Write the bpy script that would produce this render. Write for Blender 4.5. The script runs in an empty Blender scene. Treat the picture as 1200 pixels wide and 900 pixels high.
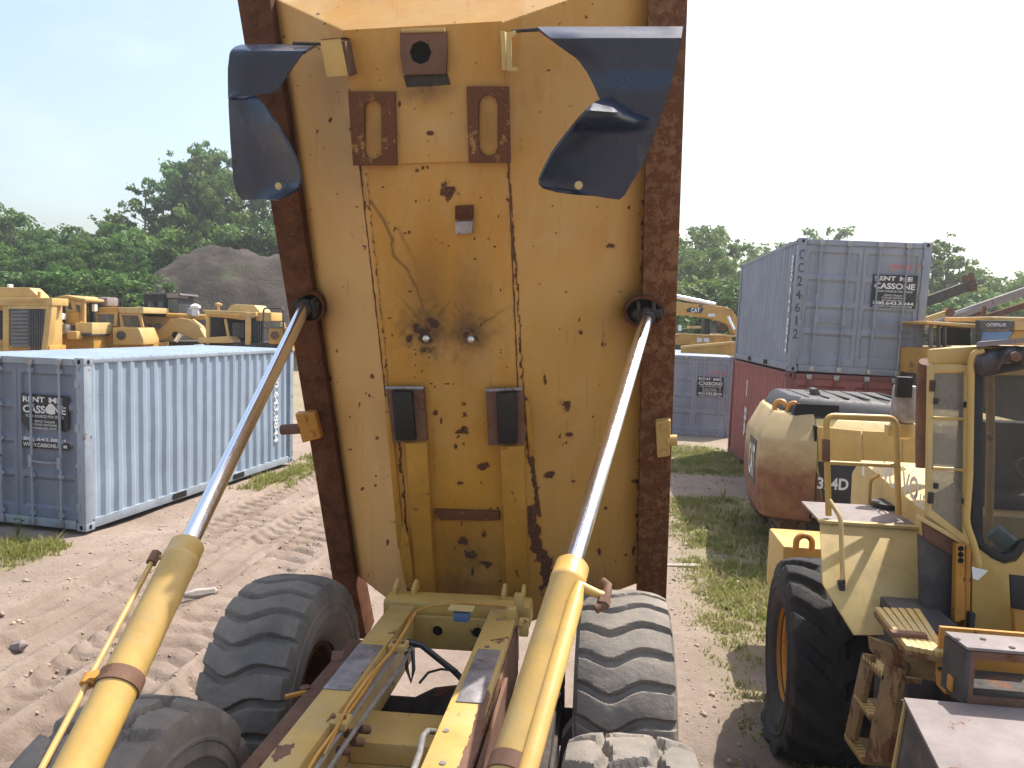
import bpy, bmesh, math, random
import numpy as np
from math import sin, cos, radians, pi, atan2, sqrt, hypot, exp
from mathutils import Vector, Matrix

random.seed(7)
RNG = np.random.default_rng(11)
S = bpy.context.scene
COL = S.collection

# ------------------------------------------------------------------ camera
FPX, CAMH, YAW, PITCH, ROLL = 870.0, 3.35, radians(7.7), radians(4.6), radians(1.8)
fwd = Vector((-sin(YAW)*cos(PITCH), cos(YAW)*cos(PITCH), -sin(PITCH)))
right0 = Vector((cos(YAW), sin(YAW), 0)); up0 = right0.cross(fwd)
right = right0*cos(ROLL) + up0*sin(ROLL); up = -right0*sin(ROLL) + up0*cos(ROLL)
EYE = Vector((0, 0, CAMH))
cd = bpy.data.cameras.new('camera'); cam = bpy.data.objects.new('camera', cd); COL.objects.link(cam)
cd.sensor_width = 36.0; cd.sensor_fit = 'HORIZONTAL'; cd.lens = 36.0*FPX/1200.0
cd.clip_start = 0.05; cd.clip_end = 3000
mw = Matrix.Identity(4)
for i in range(3):
    mw[i][0], mw[i][1], mw[i][2], mw[i][3] = right[i], up[i], -fwd[i], EYE[i]
cam.matrix_world = mw
S.camera = cam

# ------------------------------------------------------------------ light
SUN = Vector((cos(radians(51))*cos(radians(57)), sin(radians(51))*cos(radians(57)), sin(radians(57))))
sun_el = math.asin(SUN.z); sun_az = atan2(SUN.x, SUN.y)
W = bpy.data.worlds.new('World'); S.world = W; W.use_nodes = True
nt = W.node_tree; nt.nodes.clear()
sky = nt.nodes.new('ShaderNodeTexSky'); sky.sky_type = 'NISHITA'; sky.sun_disc = False
sky.sun_elevation = sun_el; sky.sun_rotation = sun_az
sky.air_density = 1.25; sky.dust_density = 3.6; sky.ozone_density = 1.0; sky.altitude = 100
# thin drifting cloud over the whole sky
tc = nt.nodes.new('ShaderNodeTexCoord'); mp = nt.nodes.new('ShaderNodeMapping'); mp.inputs['Scale'].default_value = (1, 1, 2.6)
nz = nt.nodes.new('ShaderNodeTexNoise'); nz.inputs['Scale'].default_value = 2.2; nz.inputs['Detail'].default_value = 7; nz.inputs['Roughness'].default_value = .55
mr = nt.nodes.new('ShaderNodeMapRange'); mr.inputs['From Min'].default_value = .46; mr.inputs['From Max'].default_value = .80
mr.inputs['To Min'].default_value = .06; mr.inputs['To Max'].default_value = .8
mx = nt.nodes.new('ShaderNodeMix'); mx.data_type = 'RGBA'; mx.inputs['B'].default_value = (4.6, 5.0, 5.2, 1)
bg = nt.nodes.new('ShaderNodeBackground'); bg.inputs['Strength'].default_value = 0.15
wo = nt.nodes.new('ShaderNodeOutputWorld')
L = nt.links.new
L(tc.outputs['Generated'], mp.inputs['Vector']); L(mp.outputs['Vector'], nz.inputs['Vector']); L(nz.outputs['Fac'], mr.inputs['Value'])
L(mr.outputs['Result'], mx.inputs['Factor']); L(sky.outputs['Color'], mx.inputs['A']); L(mx.outputs['Result'], bg.inputs['Color']); L(bg.outputs['Background'], wo.inputs['Surface'])
sl = bpy.data.lights.new('sun', 'SUN'); sl.energy = 4.8; sl.angle = radians(.55); sl.color = (1.0, .95, .87)
so = bpy.data.objects.new('sun', sl); COL.objects.link(so); so.location = (20, 8, 45)
so.rotation_euler = SUN.to_track_quat('Z', 'Y').to_euler()
S.view_settings.view_transform = 'Standard'; S.view_settings.look = 'None'
S.view_settings.exposure = 0.76; S.view_settings.gamma = 1.0
S.render.engine = 'CYCLES'
S.cycles.max_bounces = 8; S.cycles.transparent_max_bounces = 16
try: S.cycles.use_denoising = True
except Exception: pass

# ------------------------------------------------------------------ where a sight line meets a plane (1200x900 photo units)
def ray(x, y, roll=True):
    r, u = (right, up) if roll else (right0, up0)
    return r*((x-600)/FPX) - u*((y-450)/FPX) + fwd
def plane_pt(x, y, p0, n, roll=True):
    d = ray(x, y, roll); p0 = Vector(p0); n = Vector(n)
    return EYE + d*((p0-EYE).dot(n)/d.dot(n))
def wd(x, y, d): return EYE + ray(x, y)*d                    # world point at a depth
def wy(x, y, Y): return plane_pt(x, y, (0, Y, 0), (0, 1, 0))
def wz(x, y, z=0.): return plane_pt(x, y, (0, 0, z), (0, 0, 1))
def td(x, y, d): return EYE + ray(x, y, False)*d             # same, in the leaning truck's own frame
def ty(x, y, Y): return plane_pt(x, y, (0, Y, 0), (0, 1, 0), False)
def tz(x, y, z): return plane_pt(x, y, (0, 0, z), (0, 0, 1), False)
def project(P, roll=True):
    r, u = (right, up) if roll else (right0, up0)
    q = Vector(P)-EYE; d = q.dot(fwd)
    return 600+FPX*q.dot(r)/d, 450-FPX*q.dot(u)/d

# ------------------------------------------------------------------ noise in numpy
def _hash(ix, iy, seed):
    h = (ix.astype(np.int64)*374761393 + iy.astype(np.int64)*668265263 + seed*974634711) & 0xffffffff
    h = ((h ^ (h >> 13))*1274126177) & 0xffffffff
    return ((h ^ (h >> 16)) & 0xffff)/65535.0
def vn(x, y, seed=0):
    x = np.asarray(x, float); y = np.asarray(y, float)
    ix = np.floor(x); iy = np.floor(y); fx = x-ix; fy = y-iy
    fx = fx*fx*(3-2*fx); fy = fy*fy*(3-2*fy)
    a = _hash(ix, iy, seed); b = _hash(ix+1, iy, seed); c = _hash(ix, iy+1, seed); d = _hash(ix+1, iy+1, seed)
    return a+(b-a)*fx+(c-a)*fy+(a-b-c+d)*fx*fy
def fbm(x, y, seed=0, o=4):
    s = 0; amp = .5; t = 0
    for k in range(o):
        s = s+amp*vn(x*2**k, y*2**k, seed+k*17); t += amp; amp *= .5
    return s/t
def sstep(a, b, x):
    t = np.clip((x-a)/(b-a), 0, 1); return t*t*(3-2*t)

# ------------------------------------------------------------------ materials
class NT:
    def __init__(s, name):
        s.m = bpy.data.materials.new(name); s.m.use_nodes = True; s.t = s.m.node_tree; s.t.nodes.clear()
        s.out = s.n('OutputMaterial'); s.b = s.n('BsdfPrincipled'); s.l(s.b.outputs[0], s.out.inputs[0])
        s.tc = s.n('TexCoord'); s.co = s.tc.outputs['Object']
    def n(s, k): return s.t.nodes.new('ShaderNode'+k)
    def l(s, a, b): s.t.links.new(a, b)
    def noise(s, scale, det=5, rough=.6, vec=None, dist=0.):
        q = s.n('TexNoise'); q.inputs['Scale'].default_value = scale; q.inputs['Detail'].default_value = det
        q.inputs['Roughness'].default_value = rough; q.inputs['Distortion'].default_value = dist
        s.l(vec if vec is not None else s.co, q.inputs['Vector']); return q.outputs['Fac']
    def rng(s, v, a, b, c=0., d=1.):
        q = s.n('MapRange'); s.l(v, q.inputs['Value'])
        for k, x in zip(('From Min', 'From Max', 'To Min', 'To Max'), (a, b, c, d)): q.inputs[k].default_value = x
        return q.outputs['Result']
    def mix(s, f, a, b):
        q = s.n('Mix'); q.data_type = 'RGBA'
        for v, k in ((f, 'Factor'), (a, 'A'), (b, 'B')):
            if isinstance(v, (tuple, list)): q.inputs[k].default_value = (*v[:3], 1)
            elif isinstance(v, (int, float)): q.inputs[k].default_value = v
            else: s.l(v, q.inputs[k])
        return q.outputs['Result']
    def math(s, op, a, b=0., c=False):
        q = s.n('Math'); q.operation = op; q.use_clamp = c
        for i, v in ((0, a), (1, b)):
            if isinstance(v, (int, float)): q.inputs[i].default_value = v
            else: s.l(v, q.inputs[i])
        return q.outputs[0]
    def scaled(s, sx, sy, sz):
        q = s.n('Mapping'); q.inputs['Scale'].default_value = (sx, sy, sz); s.l(s.co, q.inputs['Vector']); return q.outputs[0]
    def sep(s, v):
        q = s.n('SeparateXYZ'); s.l(v, q.inputs[0]); return q.outputs
    def bump(s, h, st=.3, dist=.01, prev=None):
        q = s.n('Bump'); q.inputs['Strength'].default_value = st; q.inputs['Distance'].default_value = dist
        s.l(h, q.inputs['Height'])
        if prev is not None: s.l(prev, q.inputs['Normal'])
        return q.outputs[0]
    def set(s, **k):
        for a, v in k.items():
            i = s.b.inputs[a.replace('_', ' ')]
            if isinstance(v, (tuple, list)): i.default_value = (*v[:3], 1)
            elif isinstance(v, (int, float)): i.default_value = v
            else: s.l(v, i)
        return s
def sc(c, k): return tuple(min(1, x*k) for x in c)
RUST = (.115, .042, .017); RUST2 = (.23, .088, .03); RUSTD = (.04, .017, .01)
def M(name, col, rough=.55, metal=0., var=.25, scale=2.5, rust=None, rs=3., dust=None, dcol=(.36, .29, .22), bump=.15, bs=70., streak=0., spec=.5, soft=.02):
    s = NT(name)
    c = s.mix(s.rng(s.noise(scale, 6, .65), .3, .7), sc(col, 1-var), sc(col, 1+var*.7))
    if streak:
        v = s.noise(1., 5, .6, s.scaled(9, 9, .7)); c = s.mix(s.math('MULTIPLY', s.rng(v, .5, .75), streak), c, sc(col, .45))
    r = s.rng(s.noise(scale*5, 4), .3, .7, max(.05, rough-.1), min(1, rough+.1))
    if dust is not None:
        f = s.rng(s.noise(scale*.7, 8, .72), dust-.1, dust+.16); c = s.mix(s.math('MULTIPLY', f, .75), c, dcol)
    h = s.noise(bs, 4, .6)
    nrm = s.bump(h, bump, .004)
    if rust is not None:
        g = s.rng(s.noise(rs, 10, .72, dist=.25), rust-soft, rust+soft)
        rc = s.mix(s.rng(s.noise(rs*7, 6, .7), .32, .68), RUSTD, RUST2); rc = s.mix(s.rng(s.noise(rs*1.7, 3), .3, .7, .2, .8), rc, RUST)
        c = s.mix(g, c, rc); r = s.math('MAXIMUM', r, s.math('MULTIPLY', g, .9))
        nrm = s.bump(g, -.5, .0025, nrm)
        if metal: 
            s.set(Metallic=s.math('MULTIPLY', s.math('SUBTRACT', 1., g), metal)); metal = 0
    s.set(Base_Color=c, Roughness=r, Normal=nrm)
    if metal: s.set(Metallic=metal)
    s.b.inputs['Specular IOR Level'].default_value = spec
    return s.m
def emis_free_glass(name, col, alpha, rough=.04):
    s = NT(name); f = s.rng(s.noise(2.2, 7, .7), .35, .8)
    s.set(Base_Color=s.mix(f, col, (.30, .29, .25) if alpha > .31 else (.07, .07, .065)), Roughness=rough+.02, Alpha=s.rng(f, 0, 1, alpha, min(1, alpha+.28)))
    s.b.inputs['Specular IOR Level'].default_value = .7
    return s.m

YEL = (.53, .335, .095)
MAT = {}
MAT['yellow'] = M('faded_yellow_paint', YEL, .42, var=.18, rust=.70, rs=4, dust=.62, dcol=(.44, .35, .2))
MAT['yellow_clean'] = M('cylinder_yellow_paint', (.58, .36, .10), .36, var=.16, scale=2.2, rust=.70, rs=11, dust=.58, dcol=(.43, .34, .19), streak=.25)
MAT['yellow_worn'] = M('worn_yellow_paint', (.50, .33, .10), .5, var=.22, rust=.61, rs=3.3, dust=.56, dcol=(.42, .33, .21))
MAT['yellow_far'] = M('sunbleached_yellow_paint', (.52, .33, .11), .5, var=.22, scale=1.2, rust=.68, rs=1.6)
MAT['orange'] = M('orange_yellow_paint', (.52, .235, .04), .5, var=.2, rust=.62, rs=8)
MAT['cream'] = M('chalky_cream_paint', (.57, .41, .16), .6, var=.15, scale=2, rust=.71, rs=5, dust=.57, dcol=(.42, .33, .20), streak=.45)
MAT['rust'] = M('deep_rust', (.105, .042, .021), .92, var=.5, scale=7, bump=.8, bs=45, rust=.56, rs=9, dust=.66, dcol=(.20, .10, .045), spec=.2)
MAT['bedpart'] = M('bed_yellow_fittings', (.45, .22, .03), .5, var=.25, scale=3, rust=.61, rs=7, dust=.64, dcol=(.42, .27, .10))
MAT['bracket'] = M('rusted_bracket_with_paint', (.34, .17, .04), .8, var=.3, scale=5, rust=.40, rs=13, bump=.5, soft=.03)
MAT['rust_flaky'] = M('rust_with_paint_scraps', (.19, .095, .045), .85, var=.3, scale=4, bump=.5, bs=45, rust=.48, rs=14., spec=.2)
MAT['primer'] = M('brown_primer_steel', (.165, .088, .058), .8, var=.35, scale=4, rust=.6, rs=5, bump=.3, spec=.3)
MAT['oldstep'] = M('muddy_brown_yellow_steel', (.235, .14, .055), .8, var=.4, scale=5, rust=.55, rs=6, dust=.58, dcol=(.26, .19, .12), bump=.4)
MAT['steel_worn'] = M('worn_bare_steel', (.33, .31, .32), .5, metal=.55, var=.5, scale=7, rust=.62, rs=9, bump=.3)
MAT['black'] = M('black_rubber_part', (.016, .015, .016), .55, var=.4, dust=.68, dcol=(.12, .09, .06))
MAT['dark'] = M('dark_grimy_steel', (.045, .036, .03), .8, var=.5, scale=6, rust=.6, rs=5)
MAT['hole'] = M('recess_shade_black', (.006, .005, .005), .95, var=.2)  # flat black stands in for the shade inside holes, vents and gaps
MAT['hose'] = M('black_hose', (.02, .022, .026), .4, var=.3)
MAT['pipe'] = M('dull_steel_pipe', (.36, .35, .35), .42, metal=.7, var=.3, scale=9, rust=.68, rs=14)
MAT['white'] = M('white_paint', (.75, .74, .72), .6, var=.08)
MAT['decalw'] = M('worn_white_lettering', (.68, .67, .66), .6, var=.18, scale=14)
MAT['decalblack'] = M('black_sticker', (.016, .016, .02), .5, var=.3, scale=5)
MAT['redtext'] = M('faded_red_lettering', (.62, .16, .13), .6, var=.2, scale=10)
MAT['greytext'] = M('dark_grey_stencil', (.07, .08, .1), .7, var=.2, scale=10)
MAT['bolt'] = M('bright_bolt_head', (.72, .71, .7), .3, metal=.8, var=.15)
MAT['orangecable'] = M('orange_cable', (.55, .27, .05), .5, var=.25)
MAT['bluehose'] = M('blue_sensor_plastic', (.10, .17, .30), .4, var=.2)
MAT['deckgrey'] = M('dusty_lilac_deck_paint', (.22, .18, .172), .75, var=.25, scale=2.5, rust=.62, rs=4, streak=.3)
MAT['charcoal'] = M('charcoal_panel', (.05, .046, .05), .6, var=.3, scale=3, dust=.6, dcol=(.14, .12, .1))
MAT['glass'] = emis_free_glass('dusty_glass', (.10, .11, .10), .34)
MAT['glass_dirty'] = emis_free_glass('filmed_dirty_glass', (.20, .185, .15), .62, .12)
MAT['glass_dark'] = emis_free_glass('tinted_glass', (.010, .018, .022), .31)
MAT['cabin'] = M('dark_cab_lining', (.03, .032, .034), .8, var=.3)
MAT['bed'] = None
def chrome():
    s = NT('polished_chrome_rod'); f = s.noise(1., 5, .7, s.scaled(30, 30, 2))
    s.set(Base_Color=(.86, .88, .92), Metallic=1., Roughness=s.rng(f, .3, .7, .16, .28)); return s.m
MAT['chrome'] = chrome()
def rubber(name, col, dcol, thr, spec=.35):
    s = NT(name); c = s.mix(s.rng(s.noise(3, 6), .3, .7), sc(col, .75), sc(col, 1.25))
    c = s.mix(s.math('MULTIPLY', s.rng(s.noise(2.2, 9, .75), thr-.12, thr+.2), .8), c, dcol)
    nrm = s.bump(s.noise(38, 6, .7), .5, .008); nrm = s.bump(s.noise(9, 8, .7), .4, .02, nrm)
    s.set(Base_Color=c, Roughness=.82, Normal=nrm); s.b.inputs['Specular IOR Level'].default_value = spec; return s.m
MAT['tyre'] = rubber('dusty_grey_tyre', (.15, .133, .118), (.31, .26, .21), .50)
MAT['tyre_dark'] = rubber('black_tyre', (.028, .026, .027), (.10, .085, .07), .66)
def flapmat():
    s = NT('navy_plastic_fender'); c = s.mix(s.rng(s.noise(2.5, 6), .3, .7), (.009, .016, .038), (.017, .03, .064))
    sm = s.rng(s.noise(1., 8, .7, s.scaled(9, 9, 3)), .60, .78); c = s.mix(s.math('MULTIPLY', sm, .35), c, (.22, .22, .22))
    s.set(Base_Color=c, Roughness=s.rng(s.noise(6, 5), .3, .7, .22, .42), Normal=s.bump(s.noise(8, 4), .12, .01)); s.b.inputs['Specular IOR Level'].default_value = .5
    return s.m
MAT['flap'] = flapmat()
def bedmat():
    s = NT('bed_yellow_paint_wear_and_light'); a = s.n('VertexColor'); a.layer_name = 'wear_tone'
    q = s.n('SeparateColor'); s.l(a.outputs['Color'], q.inputs[0]); R, G, B = q.outputs[0], q.outputs[1], q.outputs[2]
    base = s.mix(s.rng(s.noise(1.3, 7, .6), .3, .7), (.425, .19, .018), (.53, .258, .032))
    base = s.mix(s.math('MULTIPLY', s.rng(s.noise(1.7, 9, .75, s.scaled(1.6, 1.6, .6)), .43, .66), .8), base, (.52, .30, .09))   # chalky bloom
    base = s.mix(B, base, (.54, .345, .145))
    f = s.math('ADD', R, s.math('MULTIPLY', s.math('SUBTRACT', s.noise(26, 8, .75), .5), .9))
    g = s.rng(f, .40, .52)
    sp = s.rng(s.noise(7.5, 9, .72, dist=.3), .775, .79); g = s.math('MAXIMUM', g, sp)
    halo = s.math('MULTIPLY', s.rng(f, .10, .5), .45)
    rc = s.mix(s.rng(s.noise(40, 5, .7), .35, .65), RUSTD, (.16, .06, .022))
    c = s.mix(halo, base, (.27, .125, .03)); c = s.mix(g, c, rc)
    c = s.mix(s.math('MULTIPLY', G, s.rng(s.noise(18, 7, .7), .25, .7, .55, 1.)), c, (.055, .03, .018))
    r = s.math('MAXIMUM', s.rng(s.noise(5, 4), .3, .7, .42, .6), s.math('MULTIPLY', g, .9))
    nrm = s.bump(s.noise(2.2, 4), .12, .03); nrm = s.bump(g, -.5, .003, nrm)
    s.set(Base_Color=c, Roughness=r, Normal=nrm); return s.m
MAT['bed'] = bedmat()

# ------------------------------------------------------------------ mesh building
BASE = {}
class MB:
    def __init__(s): s.v = []; s.f = []
    def add(s, vs, fs):
        o = len(s.v); s.v += [Vector(p) for p in vs]; s.f += [tuple(i+o for i in f) for f in fs]; return s
    def hexa(s, p): # 8 corners: bottom 4 (ccw), top 4
        return s.add(p, [(3, 2, 1, 0), (4, 5, 6, 7), (0, 1, 5, 4), (1, 2, 6, 5), (2, 3, 7, 6), (3, 0, 4, 7)])
    def box(s, x0, x1, y0, y1, z0, z1):
        return s.hexa([(x0, y0, z0), (x1, y0, z0), (x1, y1, z0), (x0, y1, z0), (x0, y0, z1), (x1, y0, z1), (x1, y1, z1), (x0, y1, z1)])
    def obox(s, o, ex, ey, ez, a, b, c): # o + ranges along three axes
        o = Vector(o); ex, ey, ez = Vector(ex), Vector(ey), Vector(ez)
        P = lambda i, j, k: o+ex*a[i]+ey*b[j]+ez*c[k]
        return s.hexa([P(0, 0, 0), P(1, 0, 0), P(1, 1, 0), P(0, 1, 0), P(0, 0, 1), P(1, 0, 1), P(1, 1, 1), P(0, 1, 1)])
    def bar(s, p, q, w, h, upv=(0, 0, 1)):
        p, q = Vector(p), Vector(q); d = (q-p).normalized(); u = Vector(upv); r = d.cross(u)
        if r.length < 1e-4: r = d.cross(Vector((1, 0, 0)))
        r.normalize(); u = r.cross(d)
        return s.obox(p, d, r, u, (0, (q-p).length), (-w/2, w/2), (-h/2, h/2))
    def tube(s, pts, r, seg=10, caps=True):
        pts = [Vector(p) for p in pts]; n = len(pts); rr = r if isinstance(r, (list, tuple)) else [r]*n
        vs = []; nrm = None
        for i, p in enumerate(pts):
            t = (pts[min(i+1, n-1)]-pts[max(i-1, 0)]).normalized()
            if nrm is None:
                nrm = t.cross(Vector((0, 0, 1)))
                if nrm.length < .05: nrm = t.cross(Vector((1, 0, 0)))
                nrm.normalize()
            else:
                nrm = (nrm-t*nrm.dot(t)).normalized()
            b = t.cross(nrm)
            for k in range(seg):
                a = 2*pi*k/seg; vs.append(p+(nrm*cos(a)+b*sin(a))*rr[i])
        fs = []
        for i in range(n-1):
            for k in range(seg):
                k2 = (k+1) % seg; fs.append((i*seg+k, i*seg+k2, (i+1)*seg+k2, (i+1)*seg+k))
        if caps: fs += [tuple(range(seg-1, -1, -1)), tuple(range((n-1)*seg, n*seg))]
        return s.add(vs, fs)
    def cyl(s, p, q, r, seg=24): return s.tube([p, q], r, seg)
    def lathe(s, c, axis, prof, seg=32, closed=False): # prof: (radius, offset along axis)
        c = Vector(c); a = Vector(axis).normalized(); e = a.cross(Vector((0, 0, 1)))
        if e.length < .05: e = a.cross(Vector((1, 0, 0)))
        e.normalize(); g = a.cross(e); n = len(prof); vs = []
        for k in range(seg):
            t = 2*pi*k/seg; d = e*cos(t)+g*sin(t); vs += [c+d*r+a*h for r, h in prof]
        fs = []
        for k in range(seg):
            k2 = (k+1) % seg
            for j in range(n-1 if not closed else n):
                j2 = (j+1) % n; fs.append((k*n+j, k2*n+j, k2*n+j2, k*n+j2))
        return s.add(vs, fs)
    def prism(s, pts, dv): # polygon pushed along dv
        pts = [Vector(p) for p in pts]; n = len(pts); dv = Vector(dv)
        nn = sum(((pts[i]-pts[0]).cross(pts[(i+1) % n]-pts[0]) for i in range(1, n)), Vector())
        if nn.dot(dv) > 0: pts = pts[::-1]
        vs = pts+[p+dv for p in pts]
        fs = [tuple(range(n)), tuple(range(2*n-1, n-1, -1))]+[(i, i+n, (i+1) % n+n, (i+1) % n) for i in range(n)]
        return s.add(vs, fs)
    def ring(s, outer, inner, dv): # frame between two outlines of equal length
        n = len(outer); dv = Vector(dv); o = [Vector(p) for p in outer]; i_ = [Vector(p) for p in inner]
        vs = o+i_+[p+dv for p in o]+[p+dv for p in i_]; fs = []
        for k in range(n):
            j = (k+1) % n
            fs += [(k, j, n+j, n+k), (2*n+k, 3*n+k, 3*n+j, 2*n+j), (k, 2*n+k, 2*n+j, j), (n+k, n+j, 3*n+j, 3*n+k)]
        return s.add(vs, fs)
    def grid(s, P): # P[i][j]
        n, m = len(P), len(P[0]); vs = [p for row in P for p in row]
        return s.add(vs, [(i*m+j, i*m+j+1, (i+1)*m+j+1, (i+1)*m+j) for i in range(n-1) for j in range(m-1)])
    def build(s, name, mat, parent=None, smooth=False, bevel=0., base=None, recalc=True, label=None, kind=None):
        b = Vector(base) if base is not None else (BASE.get(parent.name, Vector()) if parent else Vector())
        me = bpy.data.meshes.new(name); me.from_pydata([p-b for p in s.v], [], s.f)
        if bevel or recalc:
            bm = bmesh.new(); bm.from_mesh(me)
            if recalc: bmesh.ops.recalc_face_normals(bm, faces=bm.faces)
            if bevel:
                es = [e for e in bm.edges if len(e.link_faces) == 2 and e.calc_face_angle(0) > .6]
                bmesh.ops.bevel(bm, geom=es, offset=bevel, segments=2, profile=.6, affect='EDGES', clamp_overlap=True)
            bm.to_mesh(me); bm.free()
        o = bpy.data.objects.new(name, me); COL.objects.link(o)
        me.materials.append(MAT[mat] if isinstance(mat, str) else mat)
        if smooth or bevel:
            me.polygons.foreach_set('use_smooth', [True]*len(me.polygons))
            me.set_sharp_from_angle(angle=radians(38))
        if parent: o.parent = parent
        else: o.location = b
        BASE[o.name] = b
        if label: o['label'] = label
        if kind: o['kind'] = kind
        return o
def np_mesh(name, V, F, mat, parent=None, base=(0, 0, 0), smooth=True, colors=None):
    me = bpy.data.meshes.new(name); V = np.asarray(V, np.float32)-np.asarray(base, np.float32); F = np.asarray(F, np.int32); k = F.shape[1]
    me.vertices.add(len(V)); me.vertices.foreach_set('co', V.ravel())
    me.loops.add(F.size); me.loops.foreach_set('vertex_index', F.ravel())
    me.polygons.add(len(F)); me.polygons.foreach_set('loop_start', np.arange(len(F), dtype=np.int32)*k)
    me.update(calc_edges=True)
    if smooth: me.polygons.foreach_set('use_smooth', np.ones(len(F), bool))
    if colors is not None:
        a = me.color_attributes.new('wear_tone', 'FLOAT_COLOR', 'POINT'); a.data.foreach_set('color', np.asarray(colors, np.float32).ravel())
    o = bpy.data.objects.new(name, me); COL.objects.link(o); me.materials.append(MAT[mat] if isinstance(mat, str) else mat)
    if parent: o.parent = parent
    else: o.location = base
    BASE[o.name] = Vector(base); return o
def grid_faces(n, m):
    i = np.arange(n-1)[:, None]*m+np.arange(m-1)[None, :]
    return np.stack([i, i+1, i+m+1, i+m], -1).reshape(-1, 4)
def tag(o, label, cat, group=None):
    o['label'] = label; o['category'] = cat
    if group: o['group'] = group
    return o
def thing(name, label, cat, base, group=None):
    o = bpy.data.objects.new(name, None); COL.objects.link(o); o.empty_display_size = .3
    o.location = base; BASE[o.name] = Vector(base); return tag(o, label, cat, group)
def text(txt, parent, mat, o, ex, ey, height, width=None, bold=0., name='lettering', push=.003):
    """flat lettering with its middle at o, running along ex, cap height along ey"""
    cu = bpy.data.curves.new('t', 'FONT'); cu.body = txt; cu.align_x = 'CENTER'; cu.align_y = 'CENTER'; cu.offset = bold; cu.size = 1; cu.resolution_u = 3
    ob = bpy.data.objects.new('t', cu); COL.objects.link(ob)
    me = bpy.data.meshes.new_from_object(ob.evaluated_get(bpy.context.evaluated_depsgraph_get()))
    bpy.data.objects.remove(ob)
    co = np.array([v.co[:] for v in me.vertices]); mn, mxx = co.min(0), co.max(0); c = (mn+mxx)/2; sy = height/(mxx[1]-mn[1])
    sx = width/(mxx[0]-mn[0]) if width else sy
    ex, ey = Vector(ex).normalized(), Vector(ey).normalized(); nn = ex.cross(ey); b = BASE.get(parent.name, Vector())
    for v in me.vertices:
        v.co = Vector(o)-b+ex*((v.co.x-c[0])*sx)+ey*((v.co.y-c[1])*sy)+nn*push
    me.materials.clear(); me.materials.append(MAT[mat]); me.name = name
    ob = bpy.data.objects.new(name, me); COL.objects.link(ob); ob.parent = parent; BASE[ob.name] = b
    return ob
def copy_tree(o, parent=None):
    c = o.copy(); COL.objects.link(c); BASE[c.name] = BASE.get(o.name, Vector())
    if parent: c.parent = parent
    for ch in list(o.children): copy_tree(ch, c)
    return c
def arc(c, r, a0, a1, n, ex, ey):
    c, ex, ey = Vector(c), Vector(ex), Vector(ey)
    return [c+ex*(r*cos(a0+(a1-a0)*i/n))+ey*(r*sin(a0+(a1-a0)*i/n)) for i in range(n+1)]
X, Y, Z = Vector((1, 0, 0)), Vector((0, 1, 0)), Vector((0, 0, 1))
# ================================================================== SETTING
def grass_mask(x, y):
    """0..1 how grassy the dirt is"""
    n = fbm(x*.55, y*.4, 5, 5); n2 = fbm(x*2.1, y*1.6, 9, 3)
    rightside = sstep(.75, 1.6, x)*sstep(6.0, 2.6, x-.25*sstep(5, 14, y))*sstep(3.5, 6.0, y)*sstep(25, 20, y)
    right = rightside*sstep(.33, .56, n*.62+n2*.4)
    right = np.maximum(right, sstep(1.2, 2.2, x)*sstep(17.5, 18.6, y)*sstep(21.5, 20.5, y)*.9)
    bare = sstep(14.6, 15.4, y)*sstep(18.0, 17.2, y)*sstep(.2, 1.2, x)*sstep(3.7, 3.1, x)
    right = right*(1-.92*bare)
    strip = np.exp(-((x+6.75)/.42)**2)*sstep(11.5, 14, y)*sstep(19, 17, y)
    strip2 = sstep(-7.2, -7.7, x)*sstep(9.6, 9.35, y)*sstep(6.8, 8.6, y)
    far = sstep(23, 30, np.hypot(x, y))*.65
    left = np.clip(strip+strip2, 0, 1)*sstep(.36, .55, n2)
    return np.clip(np.maximum(np.maximum(right, left), far), 0, 1)
LANES = [(-3.55, .36), (-4.35, .34), (-4.95, .33), (-5.75, .36), (-6.2, .28)]
def lane_x(c, y, k): return c+.10*np.sin(y*.21+k*1.7)+.028*(y-9)*(-1 if k % 2 else .3)
def gz(x, y):
    x = np.asarray(x, float); y = np.asarray(y, float)
    z = (fbm(x*.25, y*.25, 3, 3)-.5)*.10+(fbm(x*1.3, y*1.3, 4, 4)-.5)*.05
    near = sstep(40, 24, np.hypot(x, y))
    z = z-.066*sstep(-.3, -1.7, x)*sstep(-4.6, -3.2, x)*sstep(9, 6.5, y)
    rough = sstep(-2.4, -3.2, x)*sstep(-7.2, -6.4, x)
    z = z+rough*((fbm(x*6, y*2.2, 21, 4)-.5)*.036+(fbm(x*9, y*9, 25, 3)-.5)*.022)
    for k, (c, hw) in enumerate(LANES):
        d = (x-lane_x(c, y, k))/hw; ins = sstep(1.06, .93, np.abs(d))
        prof = -.05*ins+.06*np.exp(-((np.abs(d)-1.25)/.2)**2)
        ph = (y+.16*np.abs(d)*(1 if k % 2 else -1))/(.33 if k % 2 else .27)+k*.37
        lug = -np.exp(-(((ph % 1)-.5)/.13)**2)+.16+.35*(fbm(x*6, y*6, 91, 2)-.5)
        amp = .075*sstep(.36, .56, fbm(x*.9+k*9, y*.55, 31+k, 3))
        z = z+near*(prof*sstep(.25, .6, fbm(x*.4, y*.35, 40+k, 2))+ins*lug*amp)
    return z*near
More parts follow.
